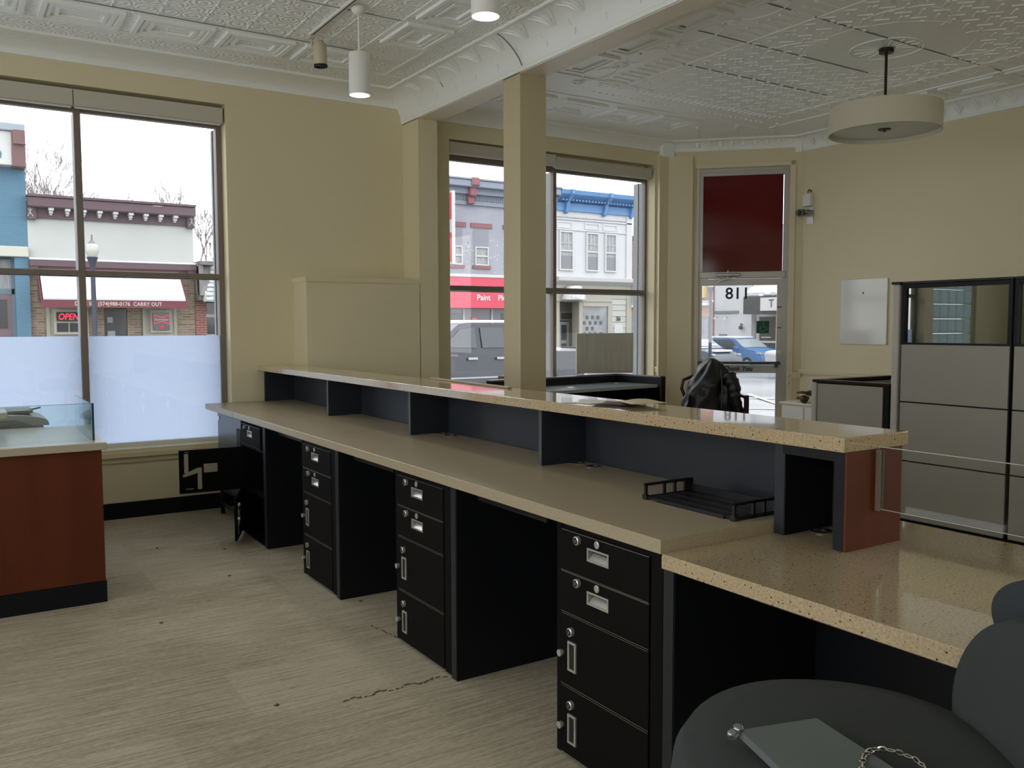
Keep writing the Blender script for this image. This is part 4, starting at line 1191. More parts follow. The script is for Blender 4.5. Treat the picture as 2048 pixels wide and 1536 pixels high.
# ------------------------------------------------------------------ the street outside
M_asph = mat('wet_asphalt', (0.22,0.235,0.25), 0.38, var=(.35, .3, (0.36,0.38,0.40)))
M_snow = mat('snow', (0.84,0.87,0.92), 0.8, bump=(6, 0.3, 0.05))
M_walk = mat('pavement', (0.36,0.37,0.38), 0.7, var=(2, .15))
M_line = mat('road_paint', (0.80,0.82,0.83), 0.6)
def gz(x, y):
    d = max(0, min(1, (x-11)/18)); return -.14 - .34*d
B = MB()
xs = [-30,-12,-4,3,11,15,19,23,27,31,40,60,110]; ys = [8.02,9.0,12,17,22,26,32,45,70,130]
g = [[B._v((x, y, gz(x,y))) for y in ys] for x in xs]
for i in range(len(xs)-1):
    for j in range(len(ys)-1): B.face([g[i][j], g[i+1][j], g[i+1][j+1], g[i][j+1]])
xs2 = [8.4,11,15,19,23,27,31,40,60,110]; ys2 = [-30,-10,0,6.5,8.02]
g = [[B._v((x, y, gz(x,y))) for y in ys2] for x in xs2]
for i in range(len(xs2)-1):
    for j in range(len(ys2)-1): B.face([g[i][j], g[i+1][j], g[i+1][j+1], g[i][j+1]])
street = struct(B.build('street', M_asph))
B = MB()
for x, y, l, w, a in ((14.3,12.9,3.6,.14,-.62),(16.4,15.3,5.5,.14,-.62),(19.5,15.0,5,.14,-.62),(15.6,13.0,7,.10,.95),(12,15,9,.12,0),(0,15,12,.12,0)):
    B.obox((x,y,gz(x,y)+.012),(l,w,.006),(0,0,a))
B.build('parking_line', M_line, street)
B = MB(); B.box(-12, 8.04, -.14, 6.8, 10.6, -.02); struct(B.build('pavement', M_snow))  # unseen snow cover, added to bounce daylight up to the ceiling
B = MB(); B.obox((9.4,8.9,-.11),(4.2,3.4,.16),(0,0,ROT)); struct(B.build('pavement', M_walk))
B = MB()
random.seed(9)
for k in range(26):
    x = 10.6+random.uniform(-1.4,1.4); y = 9.3 - (x-10.6) + random.uniform(-.25,.25)
    B.sphere((x,y,-.08), (random.uniform(.12,.3),random.uniform(.12,.3),random.uniform(.06,.15)), 8, 5)
o = B.build('snow_bank', M_snow, None, True, 180); o['kind'] = 'stuff'; tag(o, 'low bank of lumpy snow along the kerb outside the corner door', 'snow')
B = MB(); B.box(-12, 28.0, -.30, 30, 30.0, -.03); struct(B.build('pavement', M_walk))

YF = 30.0
M_blueb = brick('blue_painted_brick', (0.115,0.255,0.37), (0.125,0.27,0.39), (0.10,0.225,0.33), .23, .075)
M_cream_r = mat('cream_stucco', (0.60,0.625,0.60), 0.8, var=(.6, .05))
M_plum = mat('plum_paint', (0.125,0.075,0.095), 0.6)
M_whtr = mat('white_trim', (0.72,0.72,0.71), 0.6)
M_tanbr = brick('tan_brick', (0.36,0.27,0.19), (0.21,0.15,0.11), (0.40,0.36,0.30), .30, .085)
M_redbr = brick('red_brick', (0.36,0.12,0.10), (0.28,0.09,0.075), (0.42,0.33,0.30), .24, .08)
M_burg = mat('burgundy_canvas', (0.19,0.035,0.06), 0.7)
M_dkglass = mat('dark_shop_glass', (0.07,0.082,0.10), 0.10)  # dark glass tone lifted: haze of the bright windows put into the colour
M_greyglass = mat('grey_shop_glass', (0.20,0.22,0.24), 0.12)
M_curtain = mat('pale_curtain', (0.42,0.44,0.47), 0.6, var=(8,.2), stretch=(3,1,.3))
M_beige = mat('beige_shopfront', (0.50,0.48,0.41), 0.6)
M_greyw = mat('grey_painted_wall', (0.42,0.435,0.50), 0.8, var=(1.2,.06))
M_greyc = mat('grey_cornice', (0.30,0.345,0.43), 0.7)
M_maroonp = mat('faded_maroon_paint', (0.33,0.13,0.155), 0.7)
M_redaw = mat('red_awning', (0.80,0.085,0.15), 0.6)
M_letter = mat('white_lettering', (0.85,0.85,0.85), 0.5)
M_cletter = mat('cream_lettering', (0.62,0.58,0.48), 0.5)
M_whiteb = mat('white_painted_wall', (0.72,0.735,0.765), 0.7, var=(1.0,.04))
M_bluec = mat('blue_cornice', (0.14,0.33,0.64), 0.6)
M_siding = mat('pale_siding', (0.62,0.62,0.57), 0.7)
M_neon = mat('red_neon', (0.6,0.02,0.05), 0.5, emit=((1,.03,.10), 1.3))
M_neonw = mat('pale_neon', (0.3,0.25,0.25), 0.5, emit=((.8,.65,.65), .25))
M_globe = mat('lamp_globe', (0.66,0.68,0.60), 0.3)
M_pole = mat('street_lamp_iron', (0.035,0.045,0.085), 0.5)
M_bark = mat('bark', (0.30,0.27,0.27), 0.9)
M_mauve = mat('mauve_door_paint', (0.24,0.15,0.185), 0.5)
M_shingle = mat('green_shingle', (0.33,0.40,0.34), 0.9, var=(4,.3,(0.75,0.78,0.80)))
M_concrete = mat('weathered_wood', (0.25,0.235,0.24), 0.9, var=(3,.2))
M_icewhite = M_snow
def fwin(parent, x0, z0, x1, z1, y, fm, gm, n=1, fw=.07, mid=True):
    B = MB(); B.frame('Y', y-.06, .10, x0, z0, x1, z1, fw)
    if mid: B.box(x0+fw, y-.05, (z0+z1)/2-.03, x1-fw, y+.03, (z0+z1)/2+.03)
    f = B.build('window', fm, parent)
    B = MB(); B.box(x0+fw, y, z0+fw, x1-fw, y+.02, z1-fw); B.build('pane', gm, f)
    return f
P0 = lambda name, label, cat, x, g=None: thing(name, label, cat, (x, YF, 0), 0, g)

# blue brick building -------------------------------------------------------
b = P0('building', 'tall blue painted brick building left of the cream restaurant', 'building', 0)
B = MB(); B.box(-8, 0, 3.9, 2.075, 8, 7.5); B.box(1.70, -.12, -.3, 2.075, 8, 3.9); B.box(-8, .5, -.3, 1.72, 8, 3.9); B.build('wall', M_blueb, b)
B = MB(); B.box(-8, -.45, 6.30, 1.74, 0, 7.28, .02, 1); B.build('frieze', M_whtr, b)
B = MB(); B.box(-8, -.55, 7.28, 2.075, 0, 7.50, .02, 1); B.build('cornice', mat('grey_blue_cornice', (0.38,0.44,0.50), .7), b)
B = MB(); B.box(1.72, -.55, 6.25, 2.075, 0, 7.32, .03, 1); B.box(1.76, -.65, 6.9, 2.07, 0, 7.30); B.build('bracket', mat('brown_bracket', (0.20,0.105,0.105), .7), b)
B = MB(); B.prism([(.2,-.46,6.48),(1.45,-.46,6.48),(1.47,-.46,6.62),(1.40,-.46,6.78),(1.25,-.46,6.88),(.9,-.46,6.92),(.2,-.46,6.92)], (0,.02,0)); B.box(.3,-.47,6.98,1.1,-.44,7.24); B.build('arched_opening', M_blueb, b)
B = MB(); B.box(-8, -.2, 3.67, 2.075, 0, 3.98, .02, 1); B.build('band', mat('cream_band', (0.68,0.67,0.58), .7), b)
B = MB(); B.box(-4, .40, 2.72, 1.70, .5, 3.62); B.build('transom_window', M_curtain, b)
B = MB(); B.box(.2, .36, 2.58, 1.70, .46, 2.74); B.box(1.62,.36,-.3,1.72,.5,3.7); B.build('door_frame', mat('teal_frame', (0.16,0.26,0.33), .6), b)
B = MB(); B.box(.95, .38, -.3, 1.62, .47, 2.58); dd = B.build('door', M_mauve, b)
B = MB(); B.box(1.10, .36, 1.55, 1.48, .385, 2.42); B.build('pane', M_dkglass, dd)
B = MB(); B.box(-3, .38, -.3, .85, .47, 2.5); B.build('shop_window', M_dkglass, b)

# cream restaurant -----------------------------------------------------------
b = P0('restaurant', 'low cream restaurant with plum cornice, snow-covered burgundy awning and neon window signs', 'building', 0)
B = MB(); B.box(2.08, 0, 3.6, 6.86, 9, 5.3); B.build('wall', M_cream_r, b)
B = MB(); B.box(2.08, .02, -.3, 2.50, 9, 3.62); B.box(3.63, .02, -.3, 4.10, .5, 3.62); B.box(4.78,.02,-.3,5.25,.5,3.62); B.box(6.25,.02,-.3,6.86,9,3.62); B.box(2.45,.03,2.3,6.6,.5,3.62); B.box(2.45,.03,-.3,3.7,.5,.6); B.box(5.2,.03,-.3,6.3,.5,.6); B.build('brickwork', M_tanbr, b)
B = MB(); B.box(2.08, -.10, 4.86, 6.87, 0, 5.15); B.box(2.08, -.45, 5.15, 6.87, 0, 5.45, .03, 1); B.box(2.08,-.5,5.45,6.87,.3,5.52)
for x in (2.08, 6.64): B.box(x, -.22, 4.80, x+.23, 0, 5.5)
B.build('cornice', M_plum, b)
for k in range(9):
    x = 2.70 + k*.445
    B = MB(); B.box(x-.07, -.40, 5.08, x+.07, -.08, 5.16); B.box(x-.05, -.30, 5.0, x+.05, -.08, 5.08); B.box(x-.035, -.22, 4.95, x+.035, -.08, 5.0); B.build('bracket', M_whtr, b)
for x in (2.155, 6.775):
    B = MB(); B.box(x-.06, -.25, 5.34, x+.06, -.2, 5.47)
    B.tube([(x-.07,-.23,4.88),(x,-.23,5.02),(x+.07,-.23,4.88)], .012, 5); B.tube([(x-.06,-.23,5.12),(x,-.23,5.02),(x+.06,-.23,5.12)], .012, 5); B.tube([(x,-.23,4.95),(x,-.23,5.17)], .012, 5)
    B.build('ornament', M_whtr, b)
B = MB(); B.box(2.08, -.30, 3.42, 6.87, 0, 3.60); B.box(2.08,-.24,3.2,2.32,0,3.45); B.box(6.62,-.24,3.2,6.87,0,3.45); B.build('lower_cornice', M_plum, b)
B = MB(); B.box(2.08, -.32, 3.60, 6.87, 0, 3.66, .015, 1); B.build('snow_ledge', M_snow, b)
B = MB(); B.box(2.32,-.06,3.2,6.62,0,3.42); B.build('fascia', M_maroonp, b)
AW = dict(x0=2.29, x1=6.42, zt=3.33, zb=2.40, out=.95)
B = MB()
B.prism([(AW['x0'],-.02,AW['zt']),(AW['x0'],-AW['out'],AW['zb']),(AW['x0'],-.02,AW['zb'])], (.03,0,0)); B.prism([(AW['x1']-.03,-.02,AW['zt']),(AW['x1']-.03,-AW['out'],AW['zb']),(AW['x1']-.03,-.02,AW['zb'])], (.03,0,0))
B.box(AW['x0'], -AW['out'], 2.17, AW['x1'], -AW['out']+.02, AW['zb'])
aw = B.build('awning', M_burg, b)
B = MB(); B.prism([(AW['x0']+.06,-.02,AW['zt']-.0),(AW['x0']+.06,-AW['out']-.01,AW['zb']),(AW['x0']+.06,-AW['out']-.02,AW['zb']+.05),(AW['x0']+.06,-.02,AW['zt']+.06)], (AW['x1']-AW['x0']-.12,0,0)); B.build('snow_cover', M_snow, aw)
text_mesh('lettering', 'DINE IN  (574)988-0176  CARRY OUT', .165, M_cletter, MAT_Y(4.41, -AW['out']-.005, 2.285), aw, extrude=.003, bold=.004, space=1.06, fit=2.46)
for (a0, a1, wx0, wx1) in ((2.48, 3.65, 2.68, 3.46), (5.22, 6.27, 5.44, 6.09)):
    B = MB(); B.box(a0, -.02, .5, a1, .06, 2.32); B.frame('Y', -.05, .06, a0, .5, a1, 2.32, .10); s = B.build('window_surround', mat('olive_cream_trim', (0.43,0.42,0.35), .6), b)
    f = fwin(s, wx0, 1.40 if a0 > 3 else 1.36, wx1, 2.12, -.06, M_beige, M_dkglass, 1, .075, a0 < 3)
    if a0 < 3:
        B = MB(); B.box(wx0+.40,-.09,1.43,wx0+.43,-.06,1.72); B.build('glazing_bar', M_beige, f)
def neon_text(parent, body, x, y, z, size, shear, m, r, sx=1.0):
    o = text_mesh('neon_lettering', body, size, m, MAT_Y(x, y, z), parent, shear=shear, extrude=.004, bold=.004, sx=sx)
    return o
b2 = thing('neon_sign', 'red neon OPEN sign in the left restaurant window', 'sign', (3.07, YF-.20, 1.895))
neon_text(b2, 'OPEN', 0, 0, 0, .27, .22, M_neon, .01, .80)
B = MB(); B.box(-.30, .012, -.13, .30, .02, .14); B.build('backing', M_hole, b2)
b2 = thing('neon_sign', 'red neon bow tie beer sign in the right restaurant window', 'sign', (5.765, YF-.20, 1.80))
B = MB()
for k in (1.0,):
    P = [(-.235*k,-.01,.17*k),(0,-.01,.085*k),(.235*k,-.01,.17*k),(.235*k,-.01,-.12*k),(0,-.01,-.04*k),(-.235*k,-.01,-.12*k)]
    B.tube(P, .013, 6, closed=True)
B.build('neon_tube', M_neon, b2)
neon_text(b2, 'Budweiser', 0, -.01, .02, .10, .1, M_neonw, .004)
B = MB(); B.lathe([(.07,0),(.05,-.01),(0,-.01)], (0.0,0,-.22), 16, 'Y'); B.build('neon_disc', mat('dim_red_neon', (0.35,0.02,0.04), .5, emit=((.9,.05,.1),.35)), b2)
B = MB(); B.box(-.25, .012, -.32, .25, .02, .22); B.build('backing', M_dkglass, b2)
B = MB(); B.box(4.08, .12, -.3, 4.80, .2, 2.35); dd = B.build('door', M_dkglass, b)
B = MB(); B.box(4.20, .10, 1.72, 4.36, .125, 1.90); B.box(4.20, .10, 1.2, 4.42, .125, 1.46); B.build('notice', mat('pale_notice', (0.36,0.40,0.45), .6), dd)

# green shingled building next door ------------------------------------------
b = P0('building', 'small green shingled shop with snow between its shingles, right of the restaurant', 'building', 0)
B = MB(); B.box(6.88, .05, -.3, 7.25, 6, 2.45); B.build('wall', M_redbr, b)
B = MB(); B.box(7.25, .10, -.3, 12.58, 6, 2.45); sw = B.build('shop_window', M_dkglass, b)
B = MB(); B.box(7.22,.04,1.9,12.58,.12,2.0); B.box(7.22,.04,1.25,12.58,.12,1.33); B.build('glazing_bar', M_beige, sw)
B = MB(); B.prism([(6.95,-.9,2.40),(12.55,-.9,2.40),(12.55,.2,3.80),(7.35,.2,3.80)], (0,.15,0)); B.box(7.3,.1,2.4,12.55,5.5,3.75); rf = B.build('shingle_roof', M_shingle, b)
for k in range(9):
    z = 2.46+k*.15; yy = -.9+(z-2.40)*1.1/1.4
    B = MB(); B.box(7.02+k*.045, yy-.05, z-.02, 12.55, yy+.02, z+.075, .012, 1); B.build('snow_row', M_snow, rf)
B = MB(); B.box(6.88,-.55,2.45,7.02,.1,3.62); B.prism([(6.88,-.5,3.55),(7.35,-.2,3.55),(7.12,-.7,2.6),(6.88,-.7,2.6)],(0,.3,0)); B.box(6.9,-.6,3.6,7.45,.2,3.72); B.build('gable_end', M_concrete, b)
B = MB(); B.tube([(7.55,-.55,3.75),(7.28,-.95,2.45)], .05, 6); B.build('hip_board', mat('pale_green_trim', (0.42,0.50,0.42), .8), rf)

# grey hardware building -------------------------------------------------------
b = P0('building', 'grey painted brick building with maroon lintels above a red shop awning', 'building', 0)
B = MB(); B.box(12.6, 0, -.3, 21.45, 9, 6.55); B.build('wall', M_greyw, b)
B = MB(); B.box(12.6, -.12, 6.32, 21.45, 0, 6.46); B.box(12.6, -.25, 6.72, 21.45, 0, 6.95); B.box(12.6, -.55, 6.95, 21.45, .2, 7.22, .03, 1); B.box(12.6,-.06,6.46,21.45,0,6.72); B.box(12.6,-.6,7.22,21.45,.2,7.28)
for k in range(96):
    x = 12.7+k*.091; B.box(x-.022, -.10, 6.5, x+.022, -.05, 6.68)
B.build('cornice', M_greyc, b)
for x in (17.32, 20.3, 14.3):
    B = MB(); B.box(x-.18,-.65,6.98,x+.18,0,7.32,.05,1); B.box(x-.15,-.45,6.62,x+.15,0,6.98,.04,1); B.box(x-.15,-.28,6.34,x+.15,0,6.64,.03,1); B.build('bracket', M_maroonp, b)
for x0 in (14.95, 16.35, 17.55, 19.05, 20.2):
    B = MB(); B.box(x0-.14, -.05, 5.46, x0+.84, 0, 5.64); B.build('lintel', M_maroonp, b)
    B = MB(); B.box(x0-.03, -.01, 4.72, x0+.68, .01, 5.46); B.build('boarded_panel', mat('board_grey', (0.33,0.345,0.40), .8), b)
    fwin(b, x0+.04, 3.98, x0+.66, 4.72, -.01, M_whtr, M_curtain, 1, .05)
    B = MB(); B.box(x0-.06, -.07, 3.85, x0+.76, 0, 3.97); B.build('sill', M_maroonp, b)
B = MB()
random.seed(21)
for k in range(70):
    x = random.choice((random.gauss(17.2,.3), random.gauss(18.75,.3), random.gauss(16.95,.2))); z = random.gauss(4.5,.55)
    if 3.7 < z < 5.7: B.box(x, -.006, z, x+random.uniform(.02,.09), .0, z+random.uniform(.02,.06))
B.build('paint_flake', M_whtr, b)
B = MB(); B.box(12.6,-.75,3.46,20.7,0,3.58,.02,1); B.build('snow_ledge', M_whtr, b)
B = MB(); B.box(12.6,-.72,2.28,20.7,-.05,3.46); aw = B.build('shop_awning', M_redaw, b)
text_mesh('lettering', 'Hardware', .30, M_letter, MAT_Y(15.95, -.73, 2.99), aw, bold=.004)
text_mesh('lettering', 'Paint    Plumbing', .31, M_letter, MAT_Y(18.30, -.73, 2.68), aw, bold=.005)
B = MB(); B.box(12.7,-.02,-.3,21.4,.02,2.3); sf = B.build('shop_window', M_greyglass, b)
for x in (13.9,15.6,17.05,18.35,19.7,21.2):
    B = MB(); B.box(x-.04,-.07,-.3,x+.04,0,2.3); B.build('glazing_bar', M_whtr, sf)
for x, w in ((16.5,.55),(18.8,.9)):
    B = MB(); B.box(x,-.035,.3,x+w,-.02,2.1); B.build('curtain', M_dkglass, sf)
b2 = thing('open_sign', 'tiny red oval OPEN sign in the window below the red awning', 'sign', (17.55, YF-.05, 1.86))
B = MB(); B.lathe([(.16,0),(.16,.02),(0,.02)], (0,0,0), 20, 'Y', .55, 1); B.build('oval', mat('pink_sign', (0.55,0.12,0.16), .5, emit=((1,.15,.2),.25)), b2)
text_mesh('lettering', 'OPEN', .10, M_letter, MAT_Y(0, -.006, 0), b2)
b2 = thing('hanging_sign', 'tall narrow white and red sign projecting from the grey building', 'sign', (16.02, YF-.72, 3.9))
B = MB(); B.box(-.02, -.35, 0, .12, .35, 2.75, .02, 1); B.build('sign_case', M_whtr, b2)
B = MB(); B.box(-.03, -.31, .1, -.02, .31, 1.2); B.box(-.03,-.31,1.7,-.02,.31,2.68); B.build('red_panel', M_redaw, b2)
B = MB(); B.box(.02, .35, .5, .07, .70, .56); B.box(.02,.35,2.2,.07,.70,2.26); B.build('wall_arm', M_pole, b2)

# white building with the blue cornice ------------------------------------------
b = P0('building', 'white two-storey corner building with a bright blue cornice', 'building', 0)
B = MB(); B.box(21.45, 0, 3.3, 25.68, 10, 6.7); B.build('wall', M_whiteb, b)
B = MB(); B.box(21.45,-.10,6.42,25.72,0,6.75); B.prism([(21.45,0,6.75),(21.45,-.55,7.05),(21.45,-.60,7.22),(21.45,0,7.22)], (4.6,0,0)); B.prism([(25.68,0,6.42),(26.05,0,7.22),(25.68,0,7.22)], (0,9,0)); B.box(25.7,-.6,7.05,26.08,9,7.22)
for k in range(24): B.box(21.6+k*.17,-.42,6.80,21.68+k*.17,-.08,6.86)
B.build('cornice', M_bluec, b)
for x in (22.0, 24.05, 25.55):
    B = MB(); B.prism([(x-.07,-.05,6.30),(x-.07,-.18,6.34),(x-.07,-.30,6.75),(x-.07,-.66,7.05),(x-.07,-.66,7.24),(x-.07,-.05,7.24)], (.15,0,0)); B.build('bracket', M_bluec, b)
B = MB(); B.box(21.45,-.06,6.05,25.66,0,6.10); B.box(21.45,-.05,5.62,25.66,0,5.67)
for x in (21.6, 23.05, 24.05): B.frame('Y',-.03,.03,x,5.70,x+.8,5.98,.05)
for k in range(40): B.obox((21.55+k*.103,-.03,6.16),(.07,.05,.03),(0,.5,0))
B.box(25.36,-.06,3.6,25.68,0,6.4); B.build('moulding', M_whiteb, b)
for k, (x0, x1) in enumerate(((21.75,22.36),(23.17,23.73),(24.2,24.73))):
    f = fwin(b, x0-.06, 3.92, x1+.06, 5.58, -.03, M_whtr, M_curtain, 1, .06)
    B = MB(); B.box(x0, -.045, 3.99, x1, -.035, 4.55); B.build('lower_pane', mat('dull_pane', (0.23,0.24,0.27), .2), f)
    B = MB()
    for q in (1,2): B.box(x0+(x1-x0)*q/3-.012,-.06,4.78,x0+(x1-x0)*q/3+.012,-.03,5.55)
    B.box(x0,-.06,5.05,x1,-.03,5.075); B.build('glazing_bar', M_whtr, f)
B = MB(); B.prism([(21.45,0,3.3),(21.45,-.35,3.48),(21.45,-.38,3.62),(21.45,0,3.66)], (4.5,0,0)); B.box(25.7,-.3,2.55,25.95,0,3.6); B.prism([(25.6,-.02,2.6),(25.75,-.02,2.6),(26.0,-.02,3.6),(25.6,-.02,3.6)], (0,.1,0)); B.build('shop_cornice', M_whtr, b)
B = MB(); B.box(21.45,-.02,2.75,25.66,.3,3.32); B.box(21.45,-.06,2.62,24.55,0,2.76); B.box(21.45,.0,-.4,21.75,.5,2.75); B.box(22.78,.0,-.4,22.98,.5,2.75); B.box(24.38,0,-.4,24.62,.5,2.75); B.box(25.4,-.05,-.4,25.68,9,3.3); B.box(22.98,0,-.4,24.4,.3,.35); B.box(22.98,-.02,2.42,24.4,.1,2.66)
B.build('shopfront', M_beige, b)
B = MB()
for k in range(12): B.box(24.6,.02-.012*(k%2),-.3+k*.255,25.42,.06,-.06+k*.255)
B.build('siding', M_siding, b)
B = MB(); B.box(22.98,.05,.35,24.40,.08,2.42); sw = B.build('shop_window', mat('pale_shop_glass', (0.30,0.33,0.34), .15, var=(1.5,.3)), b)
random.seed(4)
for j in range(4):
    for k in range(4):
        if random.random() < .78:
            x = 23.05+k*.30+(j%2)*.14; z = 1.15+j*.24
            B = MB(); B.box(x,.02,z,x+.12,.045,z+.15); B.build('photo_print', mat('dark_print', (0.13,0.14,0.15), .5) if not bpy.data.materials.get('dark_print') else bpy.data.materials['dark_print'], sw)
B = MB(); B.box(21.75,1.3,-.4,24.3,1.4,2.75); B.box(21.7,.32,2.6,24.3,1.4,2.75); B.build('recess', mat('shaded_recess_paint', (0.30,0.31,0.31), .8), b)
B = MB(); B.box(22.62,1.2,-.35,23.12,1.26,1.75); dd = B.build('door', M_whiteb, b)
B = MB(); B.box(22.70,1.17,.95,22.98,1.2,1.62); B.box(22.70,1.17,.2,22.98,1.2,.8); B.build('pane', M_dkglass, dd)
fwin(b, 22.62, 1.82, 23.42, 2.2, 1.22, M_beige, M_dkglass, 1, .05, False)
fwin(b, 23.5, .4, 23.9, 2.3, 1.22, M_beige, M_dkglass, 1, .05, False)
cn = pad(20, 6, lambda u, v: (22.32+.62*(1-.45*v)*math.cos(2*PI*u), -.25+.45*(1-.4*v)*math.sin(2*PI*u), 2.68+.58*v)).build('canopy', mat('snowy_canopy', (0.45,0.46,0.45), .8, var=(5,.5,(0.85,0.87,0.9))), b)
text_mesh('house_number', '36', .25, mat('brown_number', (0.10,0.09,0.09), .6), MAT_Y(24.95, -.02, 1.88), b, bold=.01)
B = MB(); B.box(24.72,-.03,.75,25.2,.03,1.62); B.build('wall_board', M_whtr, b)

# brick building across the side street
b = thing('building', 'red brick building beyond the white corner building', 'building', (35.6, 43.2, 0))
B = MB(); B.box(0, 0, 2.9, 12, 9, 6.9); B.build('wall', M_redbr, b)
B = MB(); B.box(-.1, -.15, 6.9, 12, 9, 7.3); B.build('roof_edge', M_plum, b)
B = MB(); B.box(0, .05, -.6, 12, 9, 2.9); sw = B.build('shop_window', mat('slate_shopfront', (0.22,0.24,0.28), .4), b)
B = MB(); B.box(0,-.02,1.3,12,.05,1.5); B.box(0,-.02,.1,12,.05,.22); B.build('glazing_bar', M_whtr, sw)
B = MB(); B.box(-.02,-.02,1.5,3,.02,2.4); B.build('fascia', M_greyw, b)

# facades seen through the corner door, on the far side of the crossing ---------
XF = 34.0
b = thing('building', 'brick shop with a yellow sign and orange fascia beyond the corner door', 'building', (XF, 33.0, 0))
B = MB(); B.box(0, .0, -.6, 8, 9, 6.5); B.build('wall', brick('red_brick_side', (0.36,0.14,0.11), (0.28,0.10,0.08), (0.5,0.42,0.38), .24, .08, 'X'), b)
B = MB(); B.box(-.25, .55, 3.05, -.02, 2.6, 4.2, .02, 1); B.build('yellow_sign', mat('yellow_sign_paint', (0.72,0.52,0.05), .5), b)
B = MB(); B.box(-.35, .25, 2.62, 0, 9, 2.78, .02, 1); B.box(-.2,.25,2.82,0,9,2.88); B.build('snow_ledge', M_snow, b)
B = MB(); B.box(-.12, .25, 2.05, 0, 9, 2.60); B.build('fascia', mat('orange_fascia', (0.50,0.25,0.15), .6), b)
B = MB(); B.box(-.08, .35, -.6, 0, 9, 2.05); B.build('shop_window', mat('slate_glass', (0.20,0.23,0.28), .2, var=(3,.3)), b)
b = thing('building', 'white rendered building with a black awning beyond the corner door', 'building', (XF, 22.0, 0))
B = MB(); B.box(0, 8.45, -.6, 8, 10.98, 6.5); B.box(.3, 0, 2.0, 8, 8.5, 6.5); B.box(.6,0,-.6,8,8.5,2.1); B.build('wall', M_whiteb, b)
B = MB(); B.box(-.06, 9.3, 2.20, 0, 10.95, 2.33); B.build('ledge', mat('grey_ledge', (0.26,0.28,0.28), .7), b)
B = MB(); B.box(-.06, 10.1, 1.02, 0, 10.6, 1.12); B.box(-.05,9.4,-.1,0,10.2,.45); B.build('vent', M_greyglass, b)
B = MB(); B.prism([(-.05,0,2.12),(-1.1,0,2.12),(-1.1,0,2.95),(-.05,0,3.62)], (0,8.0,0)); aw = B.build('awning', mat('slate_black_awning', (0.045,0.052,0.07), .7), b)
B = MB(); B.prism([(.0,0,3.55),(-1.0,0,2.98),(-1.05,0,3.16),(-.0,0,3.75)], (0,8.0,0))
random.seed(2)
for k in range(40): B.sphere((-1.0+random.uniform(0,.25), random.uniform(0,7.9), 3.02+random.uniform(-.1,.12)), (.14,.2,.10), 7, 4)
B.build('snow_cover', M_snow, aw)
B = MB(); B.box(-1.16, 3.8, 2.27, -1.1, 6.88, 2.90); sg = B.build('sign_board', M_whtr, aw)
text_mesh('lettering', 'T', .52, M_decal, MAT_X(-1.17, 6.20, 2.60), sg, bold=.006)
B = MB(); B.box(.35, .2, -.5, .42, 8.45, 2.1); sw = B.build('shop_window', M_dkglass, b)
B = MB()
for y in (7.05, 8.3, 4.5): B.box(.28, y-.09, -.5, .40, y+.09, 2.1)
B.box(.3,.2,.70,.40,8.6,.80); B.build('glazing_bar', M_whtr, sw)
B = MB(); B.box(.33,7.6,1.2,.36,7.8,1.5); B.box(.33, 7.5, .95, .36, 8.1, 1.0); B.build('notice', M_whtr, sw)
B = MB(); B.lathe([(0,.12),(.10,.08),(.12,-.05),(0,-.1)], (-.15,9.02,1.45), 12); B.tube([(0,9.02,1.6),(-.15,9.02,1.66),(-.15,9.02,1.55)], .03, 6); B.build('wall_lamp', M_pole, b)
for i, (y, z, l) in enumerate(((10.75,1.95,'left'),(10.05,1.92,'right'))):
    B = MB(); B.tube([(0,y,z+.05),(-.15,y,z+.12),(-.22,y,z)], .02, 6); B.lathe([(.03,.03),(.08,-.04),(0,-.04)], (-.22,y,z), 10); B.build('gooseneck_lamp', M_whtr, b)

# street lamps, trees -------------------------------------------------------------
def street_lamp(x, y, zg, label, s=1.0):
    t = thing('street_lamp', label, 'street lamp', (x, y, gz(x,y)+.10), 0, 'globe street lamps')
    k = zg - gz(x,y) - .10
    B = MB(); B.lathe([(.16*s,0),(.16*s,.25),(.10*s,.35),(.075*s,.6),(.060*s,k-.55),(.07*s,k-.45),(.13*s,k-.26*s),(.15*s,k-.2*s),(0,k-.2*s)], (0,0,0), 12); B.build('post', M_pole, t, True)
    B = MB(); B.lathe([(.10*s,k-.22*s),(.17*s,k-.08*s),(.19*s,k+.02*s),(.17*s,k+.12*s),(.10*s,k+.17*s),(0,k+.18*s)], (0,0,0), 18); B.build('globe', M_globe, t, True)
    B = MB(); B.lathe([(.11*s,k+.16*s),(.06*s,k+.24*s),(.025*s,k+.27*s),(.02*s,k+.42*s),(0,k+.43*s)], (0,0,0), 10); B.build('finial', M_concrete, t, True)
    B = MB(); B.box(-.03,-.03,k-.75,.14,.03,k-.70); B.build('snow_patch', M_snow, t)
street_lamp(3.44, 27.0, 3.74, 'iron street lamp with a pale globe in front of the cream restaurant')
street_lamp(25.6, 25.05, 3.28, 'iron street lamp with a pale globe seen through the corner door', .9)

